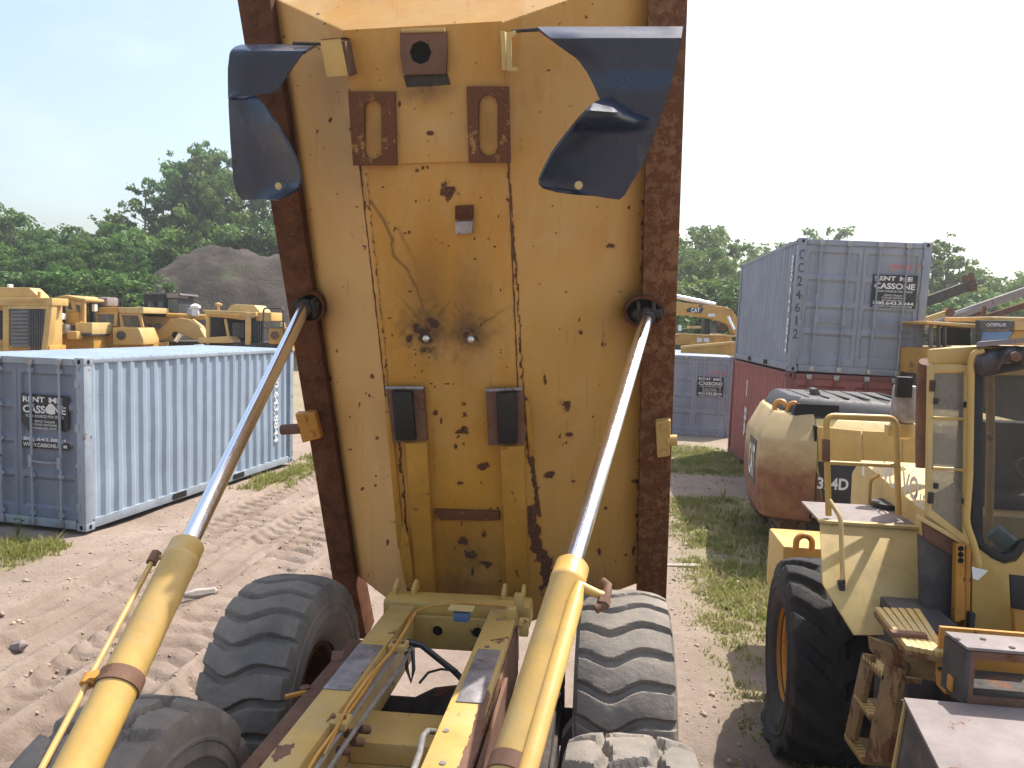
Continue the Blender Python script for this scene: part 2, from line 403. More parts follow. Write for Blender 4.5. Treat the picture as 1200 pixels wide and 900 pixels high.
def build_ground():
    def axis(lo, hi, step, far):
        core = np.arange(lo, hi, step); a = [hi]; s = step
        while a[-1] < far: s *= 1.18; a.append(a[-1]+s)
        b = [lo]; s = step
        while b[-1] > -far: s *= 1.18; b.append(b[-1]-s)
        return np.unique(np.concatenate([b[::-1], core, a]))
    xs = axis(-8.2, 4.2, .04, 230); ys = axis(2.0, 19.0, .045, 230)
    gx, gy = np.meshgrid(xs, ys, indexing='ij'); z = gz(gx, gy)
    V = np.stack([gx, gy, z], -1).reshape(-1, 3); g = grass_mask(gx, gy).ravel()
    oil = np.exp(-(((gx-1.3)/.9)**2+((gy-5.2)/.8)**2)).ravel()
    tracks = np.zeros_like(gx)
    for k, (c, hw) in enumerate(LANES): tracks = np.maximum(tracks, sstep(1.3, .9, np.abs(gx-lane_x(c, gy, k))/hw))
    Cc = np.stack([g, oil, tracks.ravel(), np.ones(g.size)], -1)
    o = np_mesh('ground', V, grid_faces(len(xs), len(ys))[:, ::-1], groundmat(), colors=Cc); o['kind'] = 'structure'
def groundmat():
    s = NT('sandy_pink_dirt'); a = s.n('VertexColor'); a.layer_name = 'wear_tone'; q = s.n('SeparateColor'); s.l(a.outputs['Color'], q.inputs[0])
    g, oil, tr = q.outputs
    c = s.mix(s.rng(s.noise(.5, 8, .68), .32, .68), (.25, .19, .152), (.37, .295, .245))
    c = s.mix(s.math('MULTIPLY', s.rng(s.noise(2.6, 8, .72), .45, .7), .55), c, (.20, .15, .118))
    c = s.mix(s.rng(s.noise(24, 6, .8), .62, .74), c, (.17, .12, .09))
    c = s.mix(s.rng(s.noise(16, 7, .75), .62, .70), c, (.38, .32, .27))
    c = s.mix(s.math('MULTIPLY', tr, s.rng(s.noise(1.4, 5), .4, .65, .15, .75)), c, (.21, .152, .118))
    gg = s.mix(s.rng(s.noise(5, 7, .75), .35, .65), (.15, .15, .05), (.29, .25, .13))
    f = s.math('MULTIPLY', g, s.rng(s.noise(3.2, 7, .75), .28, .52)); c = s.mix(s.math('MULTIPLY', f, .8), c, gg)
    c = s.mix(s.math('MULTIPLY', oil, s.rng(s.noise(3, 6), .3, .6)), c, (.10, .08, .07))
    n1 = s.bump(s.noise(11, 10, .8), .8, .05); n2 = s.bump(s.noise(90, 5, .7), .5, .006, n1)
    s.set(Base_Color=c, Roughness=.95, Normal=n2); s.b.inputs['Specular IOR Level'].default_value = .15
    return s.m
build_ground()

def leafmat(name, c0, c1, tr=.35, seedscale=.5):
    s = NT(name); oi = s.n('ObjectInfo')
    f = s.rng(s.noise(seedscale, 4, .6), .32, .68); c = s.mix(f, c0, c1)
    v = s.rng(oi.outputs['Random'], 0, 1, .8, 1.25)
    hs = s.n('HueSaturation'); s.l(c, hs.inputs['Color']); s.l(v, hs.inputs['Value']); s.l(s.rng(oi.outputs['Random'], 0, 1, .485, .515), hs.inputs['Hue'])
    c = hs.outputs[0]
    s.set(Base_Color=c, Roughness=.6); s.b.inputs['Specular IOR Level'].default_value = .25
    t = s.n('BsdfTranslucent'); s.l(c, t.inputs[0]); m = s.n('MixShader'); m.inputs[0].default_value = tr
    s.l(s.b.outputs[0], m.inputs[1]); s.l(t.outputs[0], m.inputs[2]); s.l(m.outputs[0], s.out.inputs[0]); return s.m
MAT['leaf'] = leafmat('mid_green_foliage', (.07, .14, .025), (.155, .265, .05))
MAT['leaf_dark'] = leafmat('deep_green_foliage', (.05, .105, .023), (.12, .205, .042))
MAT['leaf_light'] = leafmat('yellow_green_foliage', (.095, .16, .03), (.185, .26, .055))
MAT['needle'] = leafmat('grey_green_needles', (.05, .075, .035), (.09, .12, .055))
MAT['bark'] = M('grey_brown_bark', (.13, .10, .075), .9, var=.4, scale=6, bump=.5, bs=20)
MAT['blade'] = leafmat('meadow_grass_blades', (.19, .21, .055), (.33, .31, .11), .4, 1.2)
MAT['straw'] = leafmat('dry_straw_blades', (.38, .33, .16), (.50, .44, .25), .3, 1.)

def build_grass():
    def blades(n, xr, yr, hr, mat, name, label, cat, thr, seed):
        r = np.random.default_rng(seed)
        x = r.uniform(*xr, n*4); y = r.uniform(*yr, n*4)
        g = grass_mask(x, y)*sstep(.3, .62, fbm(x*1.9, y*1.9, seed, 4)*.65+vn(x*7, y*7, seed+3)*.35)
        k = r.uniform(0, 1, n*4) < (g-thr); x, y, g = x[k][:n], y[k][:n], g[k][:n]; n = len(x); z = gz(x, y)
        h = r.uniform(*hr, n)*(.5+.7*g); a = r.uniform(0, 2*pi, n); w = r.uniform(.004, .009, n)*(1+y*.07); lean = r.normal(0, .45, (n, 2))*h[:, None]
        b = np.stack([x, y, z-.01], -1); d = np.stack([np.cos(a)*w, np.sin(a)*w, 0*w], -1)
        mid = b+np.stack([lean[:, 0]*.35, lean[:, 1]*.35, h*.6], -1); tip = b+np.stack([lean[:, 0], lean[:, 1], h], -1)
        V = np.stack([b-d, b+d, mid+d*.7, mid-d*.7, tip], 1).reshape(-1, 3); i = np.arange(n)*5
        F = np.concatenate([np.stack([i, i+1, i+2], -1), np.stack([i, i+2, i+3], -1), np.stack([i+3, i+2, i+4], -1)])
        o = np_mesh(name, V, F, mat, smooth=False); tag(o, label, cat); o['kind'] = 'stuff'
    blades(50000, (.5, 6.2), (4, 21.5), (.03, .10), 'blade', 'grass', 'short green grass growing in patches between the dump truck and the loader', 'grass', .05, 71)
    blades(14000, (.5, 6.2), (4, 21.5), (.04, .14), 'straw', 'dry_grass', 'pale dry straw scattered through the grass beside the loader', 'grass', .12, 72)
    blades(20000, (-10, -5.8), (7, 19), (.05, .2), 'blade', 'grass', 'weedy grass along the foot of the light blue container', 'grass', .08, 73)
build_grass()
def build_clods():
    r = np.random.default_rng(5); n = 11000
    x = np.concatenate([r.uniform(-7.4, -2.6, int(n*.72)), r.uniform(.5, 2.6, n-int(n*.72))]); y = 3+r.power(1.1, n)*16
    s = r.lognormal(-4.75, .62, n); s = np.clip(s, .003, .06)
    base = np.array([[1, 0, 0], [-.8, .3, 0], [0, 1, .1], [.1, -.9, 0], [0, 0, .8], [.3, .2, -.4]])
    f = np.array([[0, 2, 4], [2, 1, 4], [1, 3, 4], [3, 0, 4], [2, 0, 5], [1, 2, 5], [3, 1, 5], [0, 3, 5]])
    a = r.uniform(0, 2*pi, n); ca, sa = np.cos(a), np.sin(a); V = base[None]*(1+r.normal(0, .22, (n, 6, 1)))*s[:, None, None]
    V = np.stack([V[..., 0]*ca[:, None]-V[..., 1]*sa[:, None], V[..., 0]*sa[:, None]+V[..., 1]*ca[:, None], V[..., 2]], -1)
    V += np.stack([x, y, gz(x, y)], -1)[:, None]
    F = (f[None]+np.arange(n)[:, None, None]*6).reshape(-1, 3)
    MAT['clod'] = M('dirt_clods', (.36, .27, .21), .95, var=.35, scale=1.5)
    o = np_mesh('dirt_clods', V.reshape(-1, 3), F, 'clod', smooth=False); tag(o, 'loose dirt clods and pebbles strewn over the rutted dirt', 'dirt clods'); o['kind'] = 'stuff'
build_clods()

# ---- earth mound behind the machines
def mound_h(x, y):
    u = (x+29.)/15.; v = (y-55)/13.
    r = np.sqrt(np.clip(u, -9, 0)**2+np.clip(u/2.0, 0, 9)**2+v**2)
    return 8.3*sstep(1.0, .18, r)*(1+.22*(fbm(x*.3, y*.3, 61, 4)-.5))+(fbm(x*.9, y*.9, 62, 4)-.5)*.9*sstep(1.05, .7, r)-.3
def build_mound():
    xs = np.linspace(-52, 14, 170); ys = np.linspace(40, 75, 90); gx, gy = np.meshgrid(xs, ys, indexing='ij')
    V = np.stack([gx, gy, mound_h(gx, gy)], -1).reshape(-1, 3)
    s = NT('dark_earth_mound'); c = s.mix(s.rng(s.noise(.35, 8, .7), .35, .65), (.038, .027, .020), (.085, .062, .046))
    c = s.mix(s.rng(s.noise(.8, 8, .75), .64, .70), c, (.15, .12, .10)); c = s.mix(s.rng(s.noise(.16, 7, .7), .55, .66), c, (.07, .085, .03))
    s.set(Base_Color=c, Roughness=.95, Normal=s.bump(s.noise(1.6, 8, .75), .8, .4))
    o = np_mesh('earth_mound', V, grid_faces(170, 90)[:, ::-1], s.m); o['kind'] = 'structure'
build_mound()

# ---- trees
def tree_meshes(seed, H, crown_w, crown_lo, nleaf, leaf, kind='broad', leafsize=.34):
    r = random.Random(seed); tb = MB(); tips = []
    trunk = [Vector((0, 0, -.4))]; x = y = 0
    for i in range(1, 7):
        x += r.uniform(-.16, .16)*H/12; y += r.uniform(-.16, .16)*H/12; trunk.append(Vector((x, y, H*.93*i/6)))
    r0 = .016*H+.05; tb.tube(trunk, [r0*(1-.85*i/6) for i in range(7)], 7)
    nl = 22 if kind == 'broad' else 26
    for i in range(nl):
        t = crown_lo+(.98-crown_lo)*(i+r.random()*.8)/nl; k = min(5, int(t*6)); f = t*6-k; p = trunk[k].lerp(trunk[k+1], f) if k < 6 else trunk[6]
        a = i*2.4+r.uniform(-.5, .5)
        if kind == 'broad': ln = crown_w*(.45+.75*sin(pi*min(1, max(.08, (t-crown_lo)/(1-crown_lo)*.86+.12))))*r.uniform(.6, 1.12); rise = r.uniform(.15, .75)
        elif kind == 'pine': ln = crown_w*(1.12-t)*1.5*r.uniform(.7, 1.15); rise = r.uniform(-.05, .3)
        else: ln = crown_w*(.5+.6*sin(pi*t))*r.uniform(.4, 1.2); rise = r.uniform(.1, .9)
        d = Vector((cos(a), sin(a), rise)); m = p+d*ln*.5+Vector((0, 0, -.06*ln)); e = p+d*ln+Vector((0, 0, .05*ln))
        rr = r0*(1-t)*.5+.025; tb.tube([p, m, e], [rr, rr*.6, .015], 5, False)
        tips += [(e, 1.), (m.lerp(e, .55), .85), (m, .6)]
        for q in range(2):
            b = m.lerp(e, .3+.4*q)+Vector((r.uniform(-1, 1), r.uniform(-1, 1), r.uniform(-.2, .7)))*ln*.33; tips.append((b, .8)); tb.tube([m.lerp(e, .2+.3*q), b], [rr*.45, .012], 4, False)
    tips.append((trunk[6]+Vector((0, 0, .05*H)), .8))
    g = np.random.default_rng(seed); ctr = np.array([t[0][:] for t in tips]); wt = np.array([t[1] for t in tips])
    pick = g.integers(0, len(tips), nleaf); spread = (.30 if kind == 'broad' else .25)*crown_w*wt[pick]*g.uniform(.6, 1.2, len(tips))[pick]
    off = g.normal(0, 1, (nleaf, 3)); off /= np.linalg.norm(off, axis=1)[:, None]; off *= (g.uniform(0, 1, nleaf)**.45*spread)[:, None]; off[:, 2] *= .62
    C = ctr[pick]+off
    nrm = off/np.maximum(spread, .1)[:, None]+g.normal(0, .65, (nleaf, 3))+np.array([0, 0, .5]); nrm /= np.linalg.norm(nrm, axis=1)[:, None]
    ref = g.normal(0, 1, (nleaf, 3)); e1 = np.cross(nrm, ref); e1 /= np.linalg.norm(e1, axis=1)[:, None]; e2 = np.cross(nrm, e1)
    sz = leafsize*g.uniform(.55, 1.25, nleaf)[:, None]
    V = np.stack([C-e1*sz*.5, C+e2*sz*.32+e1*sz*.05, C+e1*sz*.55, C-e2*sz*.32-e1*sz*.08], 1).reshape(-1, 3); i = np.arange(nleaf)*4
    me = np_mesh('crown', V, np.stack([i, i+1, i+2, i+3], -1), leaf, smooth=False)
    tm = tb.build('trunk', 'bark', smooth=True, recalc=False); tm.location = (0, 0, 0)
    return tm.data, me.data, (tm, me)
TREES = {}
def tree_kind(k, *a, **kw):
    t, c, obs = tree_meshes(*a, **kw); TREES[k] = (t, c)
    for o in obs: bpy.data.objects.remove(o)
tree_kind('b1', 1, 13, 3.0, .22, 5200, 'leaf'); tree_kind('b2', 2, 12, 3.4, .15, 5600, 'leaf_dark'); tree_kind('b3', 3, 11, 2.7, .12, 4800, 'leaf_light')
tree_kind('s1', 4, 16, 2.5, .40, 3300, 'leaf', kind='sparse'); tree_kind('s2', 5, 15, 2.3, .34, 3000, 'leaf_light', kind='sparse'); tree_kind('p1', 6, 14, 2.6, .35, 3000, 'needle', kind='sparse')
tree_kind('u1', 7, 5, 2.2, .02, 3000, 'leaf_dark', leafsize=.3); tree_kind('u2', 8, 4, 2.0, .02, 2600, 'leaf_light', leafsize=.3)
def plant_tree(kind, px, py_top, d, label, group, name='broadleaf_tree', base=0., sxy=1., seed=0, z0=None):
    """stands at depth d under photo column px; tall enough to reach py_top"""
    top = wd(px, py_top, d); g = z0 if z0 is not None else float(gz(top.x, top.y)); H0 = {'b1': 13, 'b2': 12, 'b3': 11, 's1': 16, 's2': 15, 'p1': 14, 'u1': 5, 'u2': 4}[kind]
    if z0 is None: g = max(g, float(mound_h(np.array(top.x), np.array(top.y))) if -52 < top.x < 14 and 40 < top.y < 75 else 0.)
    s = max(.25, (top.z-g)/(H0*1.02)); t = thing(name, label, 'tree' if 'tree' in name else 'shrub', (top.x, top.y, g), group)
    t.rotation_euler.z = seed*1.9; w = sxy*(.55*s+.45*min(s, 1.1)); t.scale = (w, w, s)
    for nm, me in zip(('trunk', 'crown'), TREES[kind]):
        o = bpy.data.objects.new(nm, me); COL.objects.link(o); o.parent = t
r = random.Random(3)
ORD = 'first second third fourth fifth sixth seventh eighth ninth tenth eleventh twelfth thirteenth fourteenth fifteenth sixteenth seventeenth eighteenth nineteenth twentieth'.split()
GL = 'trees along the left edge of the yard'
lab_d = 'dense green tree, %s from the left along the back of the left wood'; lab_f = 'dense green tree, %s from the left along the front of the left wood'
for i, px in enumerate(range(-60, 150, 17)):
    tops = 262-(18 if px < 12 else 0)+r.uniform(-7, 9)+(10 if 95 < px < 130 else 0)
    plant_tree(('b1', 'b2', 'b3')[i % 3], px, tops, 66+r.uniform(-5, 6), lab_d % ORD[i], GL, seed=i)
for i, px in enumerate(range(-50, 175, 26)):
    plant_tree(('b2', 'b1')[i % 2], px, 284+r.uniform(-10, 12), 56+r.uniform(-3, 3), lab_f % ORD[i], GL, seed=i+30)
lab_s = 'tall thin tree behind the earth mound, %s from the left of its row'
GS = 'tall thin trees on the earth mound'
for i, (px, py, k) in enumerate([(128, 240, 's2'), (143, 246, 'b3'), (170, 205, 's1'), (186, 216, 's2'), (205, 180, 's1'), (214, 205, 'b3'), (222, 176, 's2'), (232, 168, 's1'), (240, 165, 's1'), (247, 171, 's2'), (254, 176, 's2'), (262, 205, 'b3'), (272, 166, 's1'), (292, 172, 's2'), (312, 168, 's1'), (332, 180, 's2'), (352, 175, 's1'), (376, 182, 'b1')]):
    plant_tree(k, px, py-(9 if 190 < px < 270 else 0), 69+r.uniform(-2, 4), lab_s % ORD[i], GS, 'slender_tree', sxy=.85, seed=i*3+1)
for i, px in enumerate([155, 168, 180, 193, 204, 216, 229, 240, 252, 266, 280, 295, 310, 325, 340]):
    plant_tree('u1' if i % 2 else 'u2', px, 286-(px-200)*.10+r.uniform(-9, 9), 66+r.uniform(-1, 2), 'bushy shrub below the tall trees on the mound, %s from the left' % ORD[i], 'shrubs under the tall trees', 'shrub', seed=i, sxy=1.1)
for i, px in enumerate(range(-40, 160, 18)):
    plant_tree('u1', px, 322+r.uniform(-6, 8), 50+r.uniform(-2, 2), 'dark bushy shrub at the edge of the left wood, %s from the left' % ORD[i], 'shrubs along the left wood', 'shrub', seed=i+5, sxy=1.3)
GR = 'hazy trees beyond the right-hand containers'
for i, (px, py, k, d) in enumerate([(797, 268, 's1', 60), (803, 285, 'b3', 52), (812, 262, 'b1', 62), (828, 262, 's2', 58), (836, 288, 'b1', 53), (845, 263, 'b3', 61), (862, 275, 's1', 60), (880, 290, 's2', 66), (898, 284, 'b3', 72), (925, 281, 'b1', 72), (945, 284, 's2', 72), (972, 264, 'b1', 74), (1000, 292, 'b3', 70), (1040, 296, 'b1', 70)]):
    plant_tree(k, px, py, d, 'hazy green tree beyond the right-hand containers, %s from the rusty rail' % ORD[i], GR, seed=i+2)
for i, (px, py, k, d) in enumerate([(1092, 276, 's1', 50), (1095, 320, 'b3', 55), (1107, 268, 's2', 50), (1122, 296, 's1', 52), (1130, 330, 'b1', 56), (1138, 300, 's2', 52), (1160, 318, 'b3', 54), (1178, 322, 'b1', 54), (1196, 320, 'b3', 55), (1215, 315, 'b1', 56), (1235, 312, 'b2', 56)]):
    plant_tree(k, px, py, d, 'green tree behind the booms at far right, %s along from the containers' % ORD[i], 'trees behind the booms at far right', seed=i+4)
for i, px in enumerate([790, 806, 822, 838, 854, 870, 1086, 1104, 1122, 1140, 1158, 1176, 1194, 1212]):
    plant_tree('u1' if i % 2 else 'u2', px, (338 if px < 900 else 352)+r.uniform(-6, 6), 47+r.uniform(-2, 2), 'low shrub in the undergrowth behind the right-hand machines, %s from the left' % ORD[i], 'shrubs behind the right-hand machines', 'shrub', seed=i, sxy=1.3)

def build_far_wood():
    Vs, Fs, n0 = [], [], 0; rr = random.Random(12)
    for i, px in enumerate(range(395, 790, 22)):
        k = ('b1', 'b2', 'b3')[i % 3]; p = wd(px, 300, 74+rr.uniform(-4, 4)); s = rr.uniform(.8, 1.1)
        for me in TREES[k]:
            co = np.empty(len(me.vertices)*3); me.vertices.foreach_get('co', co); co = co.reshape(-1, 3)*s
            for f in me.polygons:
                v = f.vertices; Fs.append([v[0]+n0, v[1]+n0, v[2]+n0, v[3]+n0])
            Vs.append(co+np.array([p.x, p.y, 0.])); n0 += len(co)
    o = np_mesh('far_wood', np.concatenate(Vs), np.array(Fs), 'leaf', smooth=False); o['kind'] = 'stuff'; tag(o, 'far green wood closing the yard behind the raised truck bed', 'wood')
build_far_wood()
# ================================================================== CONTAINERS
def contmat(name, col, thr, streak):
    return M(name, col, .5, var=.14, scale=1.1, rust=thr, rs=5.5, dust=.66, dcol=sc(col, 1.35), streak=streak, bump=.06, bs=30)
MAT['c_light'] = contmat('pale_blue_grey_container_paint', (.27, .335, .415), .69, .25)
MAT['c_grey'] = contmat('blue_grey_container_paint', (.235, .255, .31), .70, .35)
MAT['c_door'] = contmat('shaded_blue_container_door_paint', (.155, .18, .235), .66, .4)  # container blue darkened to carry the shade on the door end
MAT['c_red'] = contmat('faded_red_container_paint', (.29, .085, .075), .70, .35)
MAT['c_rail'] = M('container_frame_paint', (.27, .31, .36), .55, var=.2, rust=.62, rs=6)
MAT['c_railr'] = M('red_container_frame_paint', (.22, .07, .06), .6, var=.2, rust=.6, rs=6)
def container(label, base, yaw, lean, mat, matf, group, sign, doormat=None, lettering=True):
    Lc, Wc, Hc = 6.06, 2.44, 2.59
    t = thing('shipping_container', label, 'container', base, group)
    ey = Vector((sin(yaw), cos(yaw), 0)); ex = Vector((cos(yaw), -sin(yaw), 0)); ez = Vector((sin(lean), 0, cos(lean))); ex = (ex-ez*ex.dot(ez)).normalized()
    o = Vector(base); P = lambda x, y, z: o+ex*x+ey*y+ez*z
    ob = lambda mb, a, b, c: mb.obox(o, ex, ey, ez, a, b, c)
    post, rail = .14, .11; doormat = doormat or mat
    def one(name, mt, bv, *abc, par=None): m = MB(); ob(m, *abc); return m.build(name, mt, par or t, bevel=bv)
    for x0 in (.002, Wc-post-.002):
        for y0 in (.002, Lc-post-.002): one('corner_post', matf, .008, (x0, x0+post), (y0, y0+post), (.12, Hc-.12))
    for x0 in (.012, Wc-.072):
        one('frame_rail', matf, .006, (x0, x0+.06), (.18, Lc-.18), (Hc-.085, Hc-.02)); one('frame_rail', matf, .006, (x0, x0+.06), (.18, Lc-.18), (.02, .16))
    for y0 in (.006, Lc-.08): one('frame_rail', matf, .006, (.18, Wc-.18), (y0, y0+.075), (Hc-.12, Hc-.02)); one('frame_rail', matf, .006, (.18, Wc-.18), (y0, y0+.075), (.02, .15))
    m = MB(); ob(m, (.06, Wc-.06), (.1, Lc-.1), (.10, .15)); m.build('floor', 'dark', t)
    first = None
    for x0 in (0, Wc-.165):
        for y0 in (0, Lc-.18):
            for z0 in (0, Hc-.12):
                m = MB(); ob(m, (x0, x0+.165), (y0, y0+.18), (z0, z0+.12)); c = m.build('corner_casting', matf, t, bevel=.012)
                hx = 0 if x0 == 0 else x0+.165; hy = 0 if y0 == 0 else y0+.18
                hm = MB(); hm.prism([P(x0+.0825+.028*cos(a), hy, z0+.06+.036*sin(a)) for a in np.linspace(0, 2*pi, 9)[:-1]], ey*(.004 if hy else -.004)); hm.build('casting_hole', 'hole', c)
                hm = MB(); hm.prism([P(hx, y0+.09+.028*cos(a), z0+.06+.036*sin(a)) for a in np.linspace(0, 2*pi, 9)[:-1]], ex*(.004 if hx else -.004))
                hm.build('casting_hole', 'hole', c)
    # corrugated side walls
    def wave(s, pitch, dep):
        u = (s % pitch)/pitch
        return dep*(0 if u < .26 else (u-.26)/.24 if u < .5 else 1 if u < .76 else 1-(u-.76)/.24)
    n = int(Lc-.3)*60
    for side in (0, 1):
        ys = []; pit = .278; k = 0
        while .14+k*pit < Lc-.14:
            ys += [min(Lc-.14, .14+k*pit+f*pit) for f in (0, .26, .5, .76)]; k += 1
        ys.append(Lc-.14); rows = []
        for yv in ys:
            dd = .022+wave(yv-.14, pit, .036); rows.append([P((dd if side == 0 else Wc-dd)+float(vn(yv*1.3+base[0], zv*1.6, 7)-.5)*.022, yv, zv) for zv in np.linspace(.155, Hc-.06, 7)])
        MB().grid(rows).build('side_panel', mat, t)
    rows = []; yv = .14; pit = .21
    while yv < Lc-.14:
        for f in (0, .3, .5, .8):
            y2 = min(Lc-.14, yv+f*pit); hh = Hc-.035+.02*(1 if f in (.3, .5) else 0); rows.append([P(.06, y2, hh), P(.5, y2, hh+.006), P(Wc*.5, y2, hh+.01), P(Wc-.5, y2, hh+.006), P(Wc-.06, y2, hh)])
        yv += pit
    MB().grid(rows).build('roof_panel', mat, t)
    m = MB(); rows = []; xv = .14
    while xv < Wc-.14:
        for f in (0, .26, .5, .76): x2 = min(Wc-.14, xv+f*.25); rows.append([P(x2, Lc-.03-wave(x2-.14, .25, .04), .15), P(x2, Lc-.03-wave(x2-.14, .25, .04), Hc-.1)])
        xv += .25
    m.grid(rows).build('end_panel', mat, t)
    # doors with pressed panels, bars, hinges
    for k in (0, 1):
        xa, xb = (.15, Wc/2-.006) if k == 0 else (Wc/2+.006, Wc-.15); zs = []
        prof = [(.155, 0), (.30, 0), (.34, .034), (.72, .034), (.77, 0), (.84, 0), (.89, .034), (1.24, .034), (1.29, 0), (1.36, 0), (1.41, .034), (1.76, .034), (1.81, 0), (1.88, 0), (1.93, .034), (2.30, .034), (2.34, 0), (Hc-.125, 0)]
        xi, xo = xa+.07, xb-.07; rows = []
        for z, d in prof: rows.append([P(xa, .03, z), P(xi, .03, z), P(xi+.03, .03+d, z), P(xo-.03, .03+d, z), P(xo, .03, z), P(xb, .03, z)])
        dm = MB().grid(rows); 
        for xx in (xa, xb): ob(dm, (xx-.004, xx+.004), (.03, .085), (.155, Hc-.125))
        door = dm.build('door', doormat, t)
        for q in (.26, .74):
            bx = xa+(xb-xa)*q; mb = MB(); mb.cyl(P(bx, -.004, .07), P(bx, -.004, Hc-.05), .019, 10)
            for zz in (.22, .80, 1.33, 1.85, 2.38): ob(mb, (bx-.045, bx+.045), (-.005, .028), (zz-.03, zz+.03))
            mb.build('locking_bar', matf, door, smooth=True)
            for za in (Hc-.13, .03): one('cam_keeper', 'pipe' if mat != 'c_light' else 'steel_worn', .006, (bx-.05, bx+.05), (-.03, .005), (za, za+.10), par=door)
            mb = MB(); sg = 1 if q < .5 else -1; mb.bar(P(bx, -.035, 1.02), P(bx+sg*.36, -.03, 1.0), .035, .016); ob(mb, (bx-.03, bx+.03), (-.045, -.02), (.92, 1.1)); mb.build('handle', matf, door, bevel=.004)
        hx = .10 if k == 0 else Wc-.16
        for zz in (.35, .95, 1.55, 2.2): one('hinge', matf, .005, (hx, hx+.07), (-.008, .03), (zz-.06, zz+.06), par=door)
    for y0 in (1.95, 3.75):
        for xx in (-.004, Wc-.004): one('fork_pocket', 'hole', 0, (xx, xx+.008), (y0, y0+.36), (.045, .145))
    if sign is not None: sign(t, P, ex, ey, ez)
    return t, P, ex, ey, ez
def rental_sign(t, P, ex, ey, ez, cx, cz, w, full=False, phone=False):
    """black RENT ME board on the right door: lettering split by the bar as printed"""
    F = .027; sy = w/.86
    b = MB(); q = lambda x, z, d=.006: P(cx+x*sy, F-d, cz+z*sy)
    if full: pts = [(-.43, .33), (.43, .33), (.43, -.33), (-.43, -.33)]
    else: pts = [(-.43, .36), (.43, .36), (.43, -.14), (.36, -.19), (.30, -.17), (-.24, -.14), (-.30, -.22), (-.34, -.15), (-.43, -.08)]
    b.prism([q(x, z) for x, z in pts], ey*.008); s = b.build('rental_sign', 'decalblack', t)
    T = lambda tx, x, z, h, ww, m='decalw', bold=.03: text(tx, s, m, q(x, z, .007), ex, ez, h*sy, ww*sy, bold)
    zt = 0 if not full else -.03
    T('RENT', -.19, .285+zt, .085, .40); T('ME', .21, .285+zt, .085, .25)
    T('CASSONE', 0, .135+zt, .12, .78); T('YOUR SOURCE FOR SPACE', 0, .03+zt, .04, .70, bold=.01)
    if not full:
        lm = MB(); lm.prism([q(.12+.075*cos(a), .15+.085*sin(a), .0085) for a in np.linspace(0, 2*pi, 15)[:-1]], ey*.003); lm.build('emblem', 'decalw', s)
    T('OFFICE TRAILERS', 0, -.05+zt, .034, .38, bold=.01); T('STORAGE CONTAINERS', 0, -.10+zt, .034, .46, bold=.01); T('GROUND LEVEL OFFICES', 0, -.15+zt, .03, .44, bold=.01)
    if full:
        T('800.643.8844', 0, -.235, .07, .78); T('WWW.CASSONE.COM', 0, -.30, .035, .72, bold=.01)
    else:
        b = MB(); b.prism([q(x, z) for x, z in ((-.43, -.36), (.43, -.36), (.43, -.47), (-.43, -.47))], ey*.008); s2 = b.build('web_strip', 'decalblack', t)
        text('800.643.8844', s2, 'decalw', q(0, -.325, .007), ex, ez, .05*sy, .78*sy, .02)
        text('WWW.CASSONE.COM', s2, 'decalw', q(0, -.415, .007), ex, ez, .06*sy, .8*sy, .02)
def side_letters(t, P, ex, ey, ez, side, yc, txt, z0, z1, h, mat='decalw'):
    x = 2.44-.014 if side else .014
    text(txt, t, mat, P(x, yc, (z0+z1)/2), -ez, ey if side else -ey, h, z1-z0, .03)
def s_left(t, P, ex, ey, ez):
    rental_sign(t, P, ex, ey, ez, 1.72, 1.66, .84)
    side_letters(t, P, ex, ey, ez, 1, 5.35, '800.643.8844', .55, 2.2, .17)
c1 = container('pale blue corrugated container on the dirt at left, with rusted door edge', (-7.65-2.44*cos(.085)+.0, 9.88+.2, .07), radians(4.9), 0, 'c_light', 'c_rail', None, s_left, doormat='c_door')
def s_up(t, P, ex, ey, ez):
    rental_sign(t, P, ex, ey, ez, 1.83, 1.64, .82, True)
    text('227061', t, 'redtext', P(1.93, .024, 2.11), ex, ez, .10, .44, .01); text('7', t, 'redtext', P(2.25, .024, 2.11), ex, ez, .10, None, .01)
    for i, ch in enumerate('CC24612'): text(ch, t, 'greytext', P(.075, -.002, 2.27-.255*i), ex, ez, .19, None if ch == '1' else .10, .02)
    side_letters(t, P, ex, ey, ez, 0, .42, '800.643.8844', .35, 2.3, .17)
c2 = container('blue grey container stacked on top of the red container', (3.40, 15.10, 2.60), radians(-.9), radians(1.2), 'c_grey', 'c_grey', None, s_up)
def s_red(t, P, ex, ey, ez):
    side_letters(t, P, ex, ey, ez, 0, 3.9, '1', 1.75, 2.15, .10); side_letters(t, P, ex, ey, ez, 0, 3.9, '86', .75, 1.5, .3)
c3 = container('faded red container on the ground underneath the blue grey one', (3.36, 15.12, 0.), radians(-.9), radians(.3), 'c_red', 'c_railr', None, s_red)
def s_far(t, P, ex, ey, ez):
    rental_sign(t, P, ex, ey, ez, 1.72, 1.62, .8, True); text('227061', t, 'redtext', P(1.95, .024, 2.06), ex, ez, .09, .5, .01)
pf = wz(857, 513, 0.)
c4 = container('distant grey container on the grass beyond the truck bed and beside the red one', (pf.x-2.46, pf.y, -.02), radians(2), radians(.4), 'c_grey', 'c_grey', None, s_far)
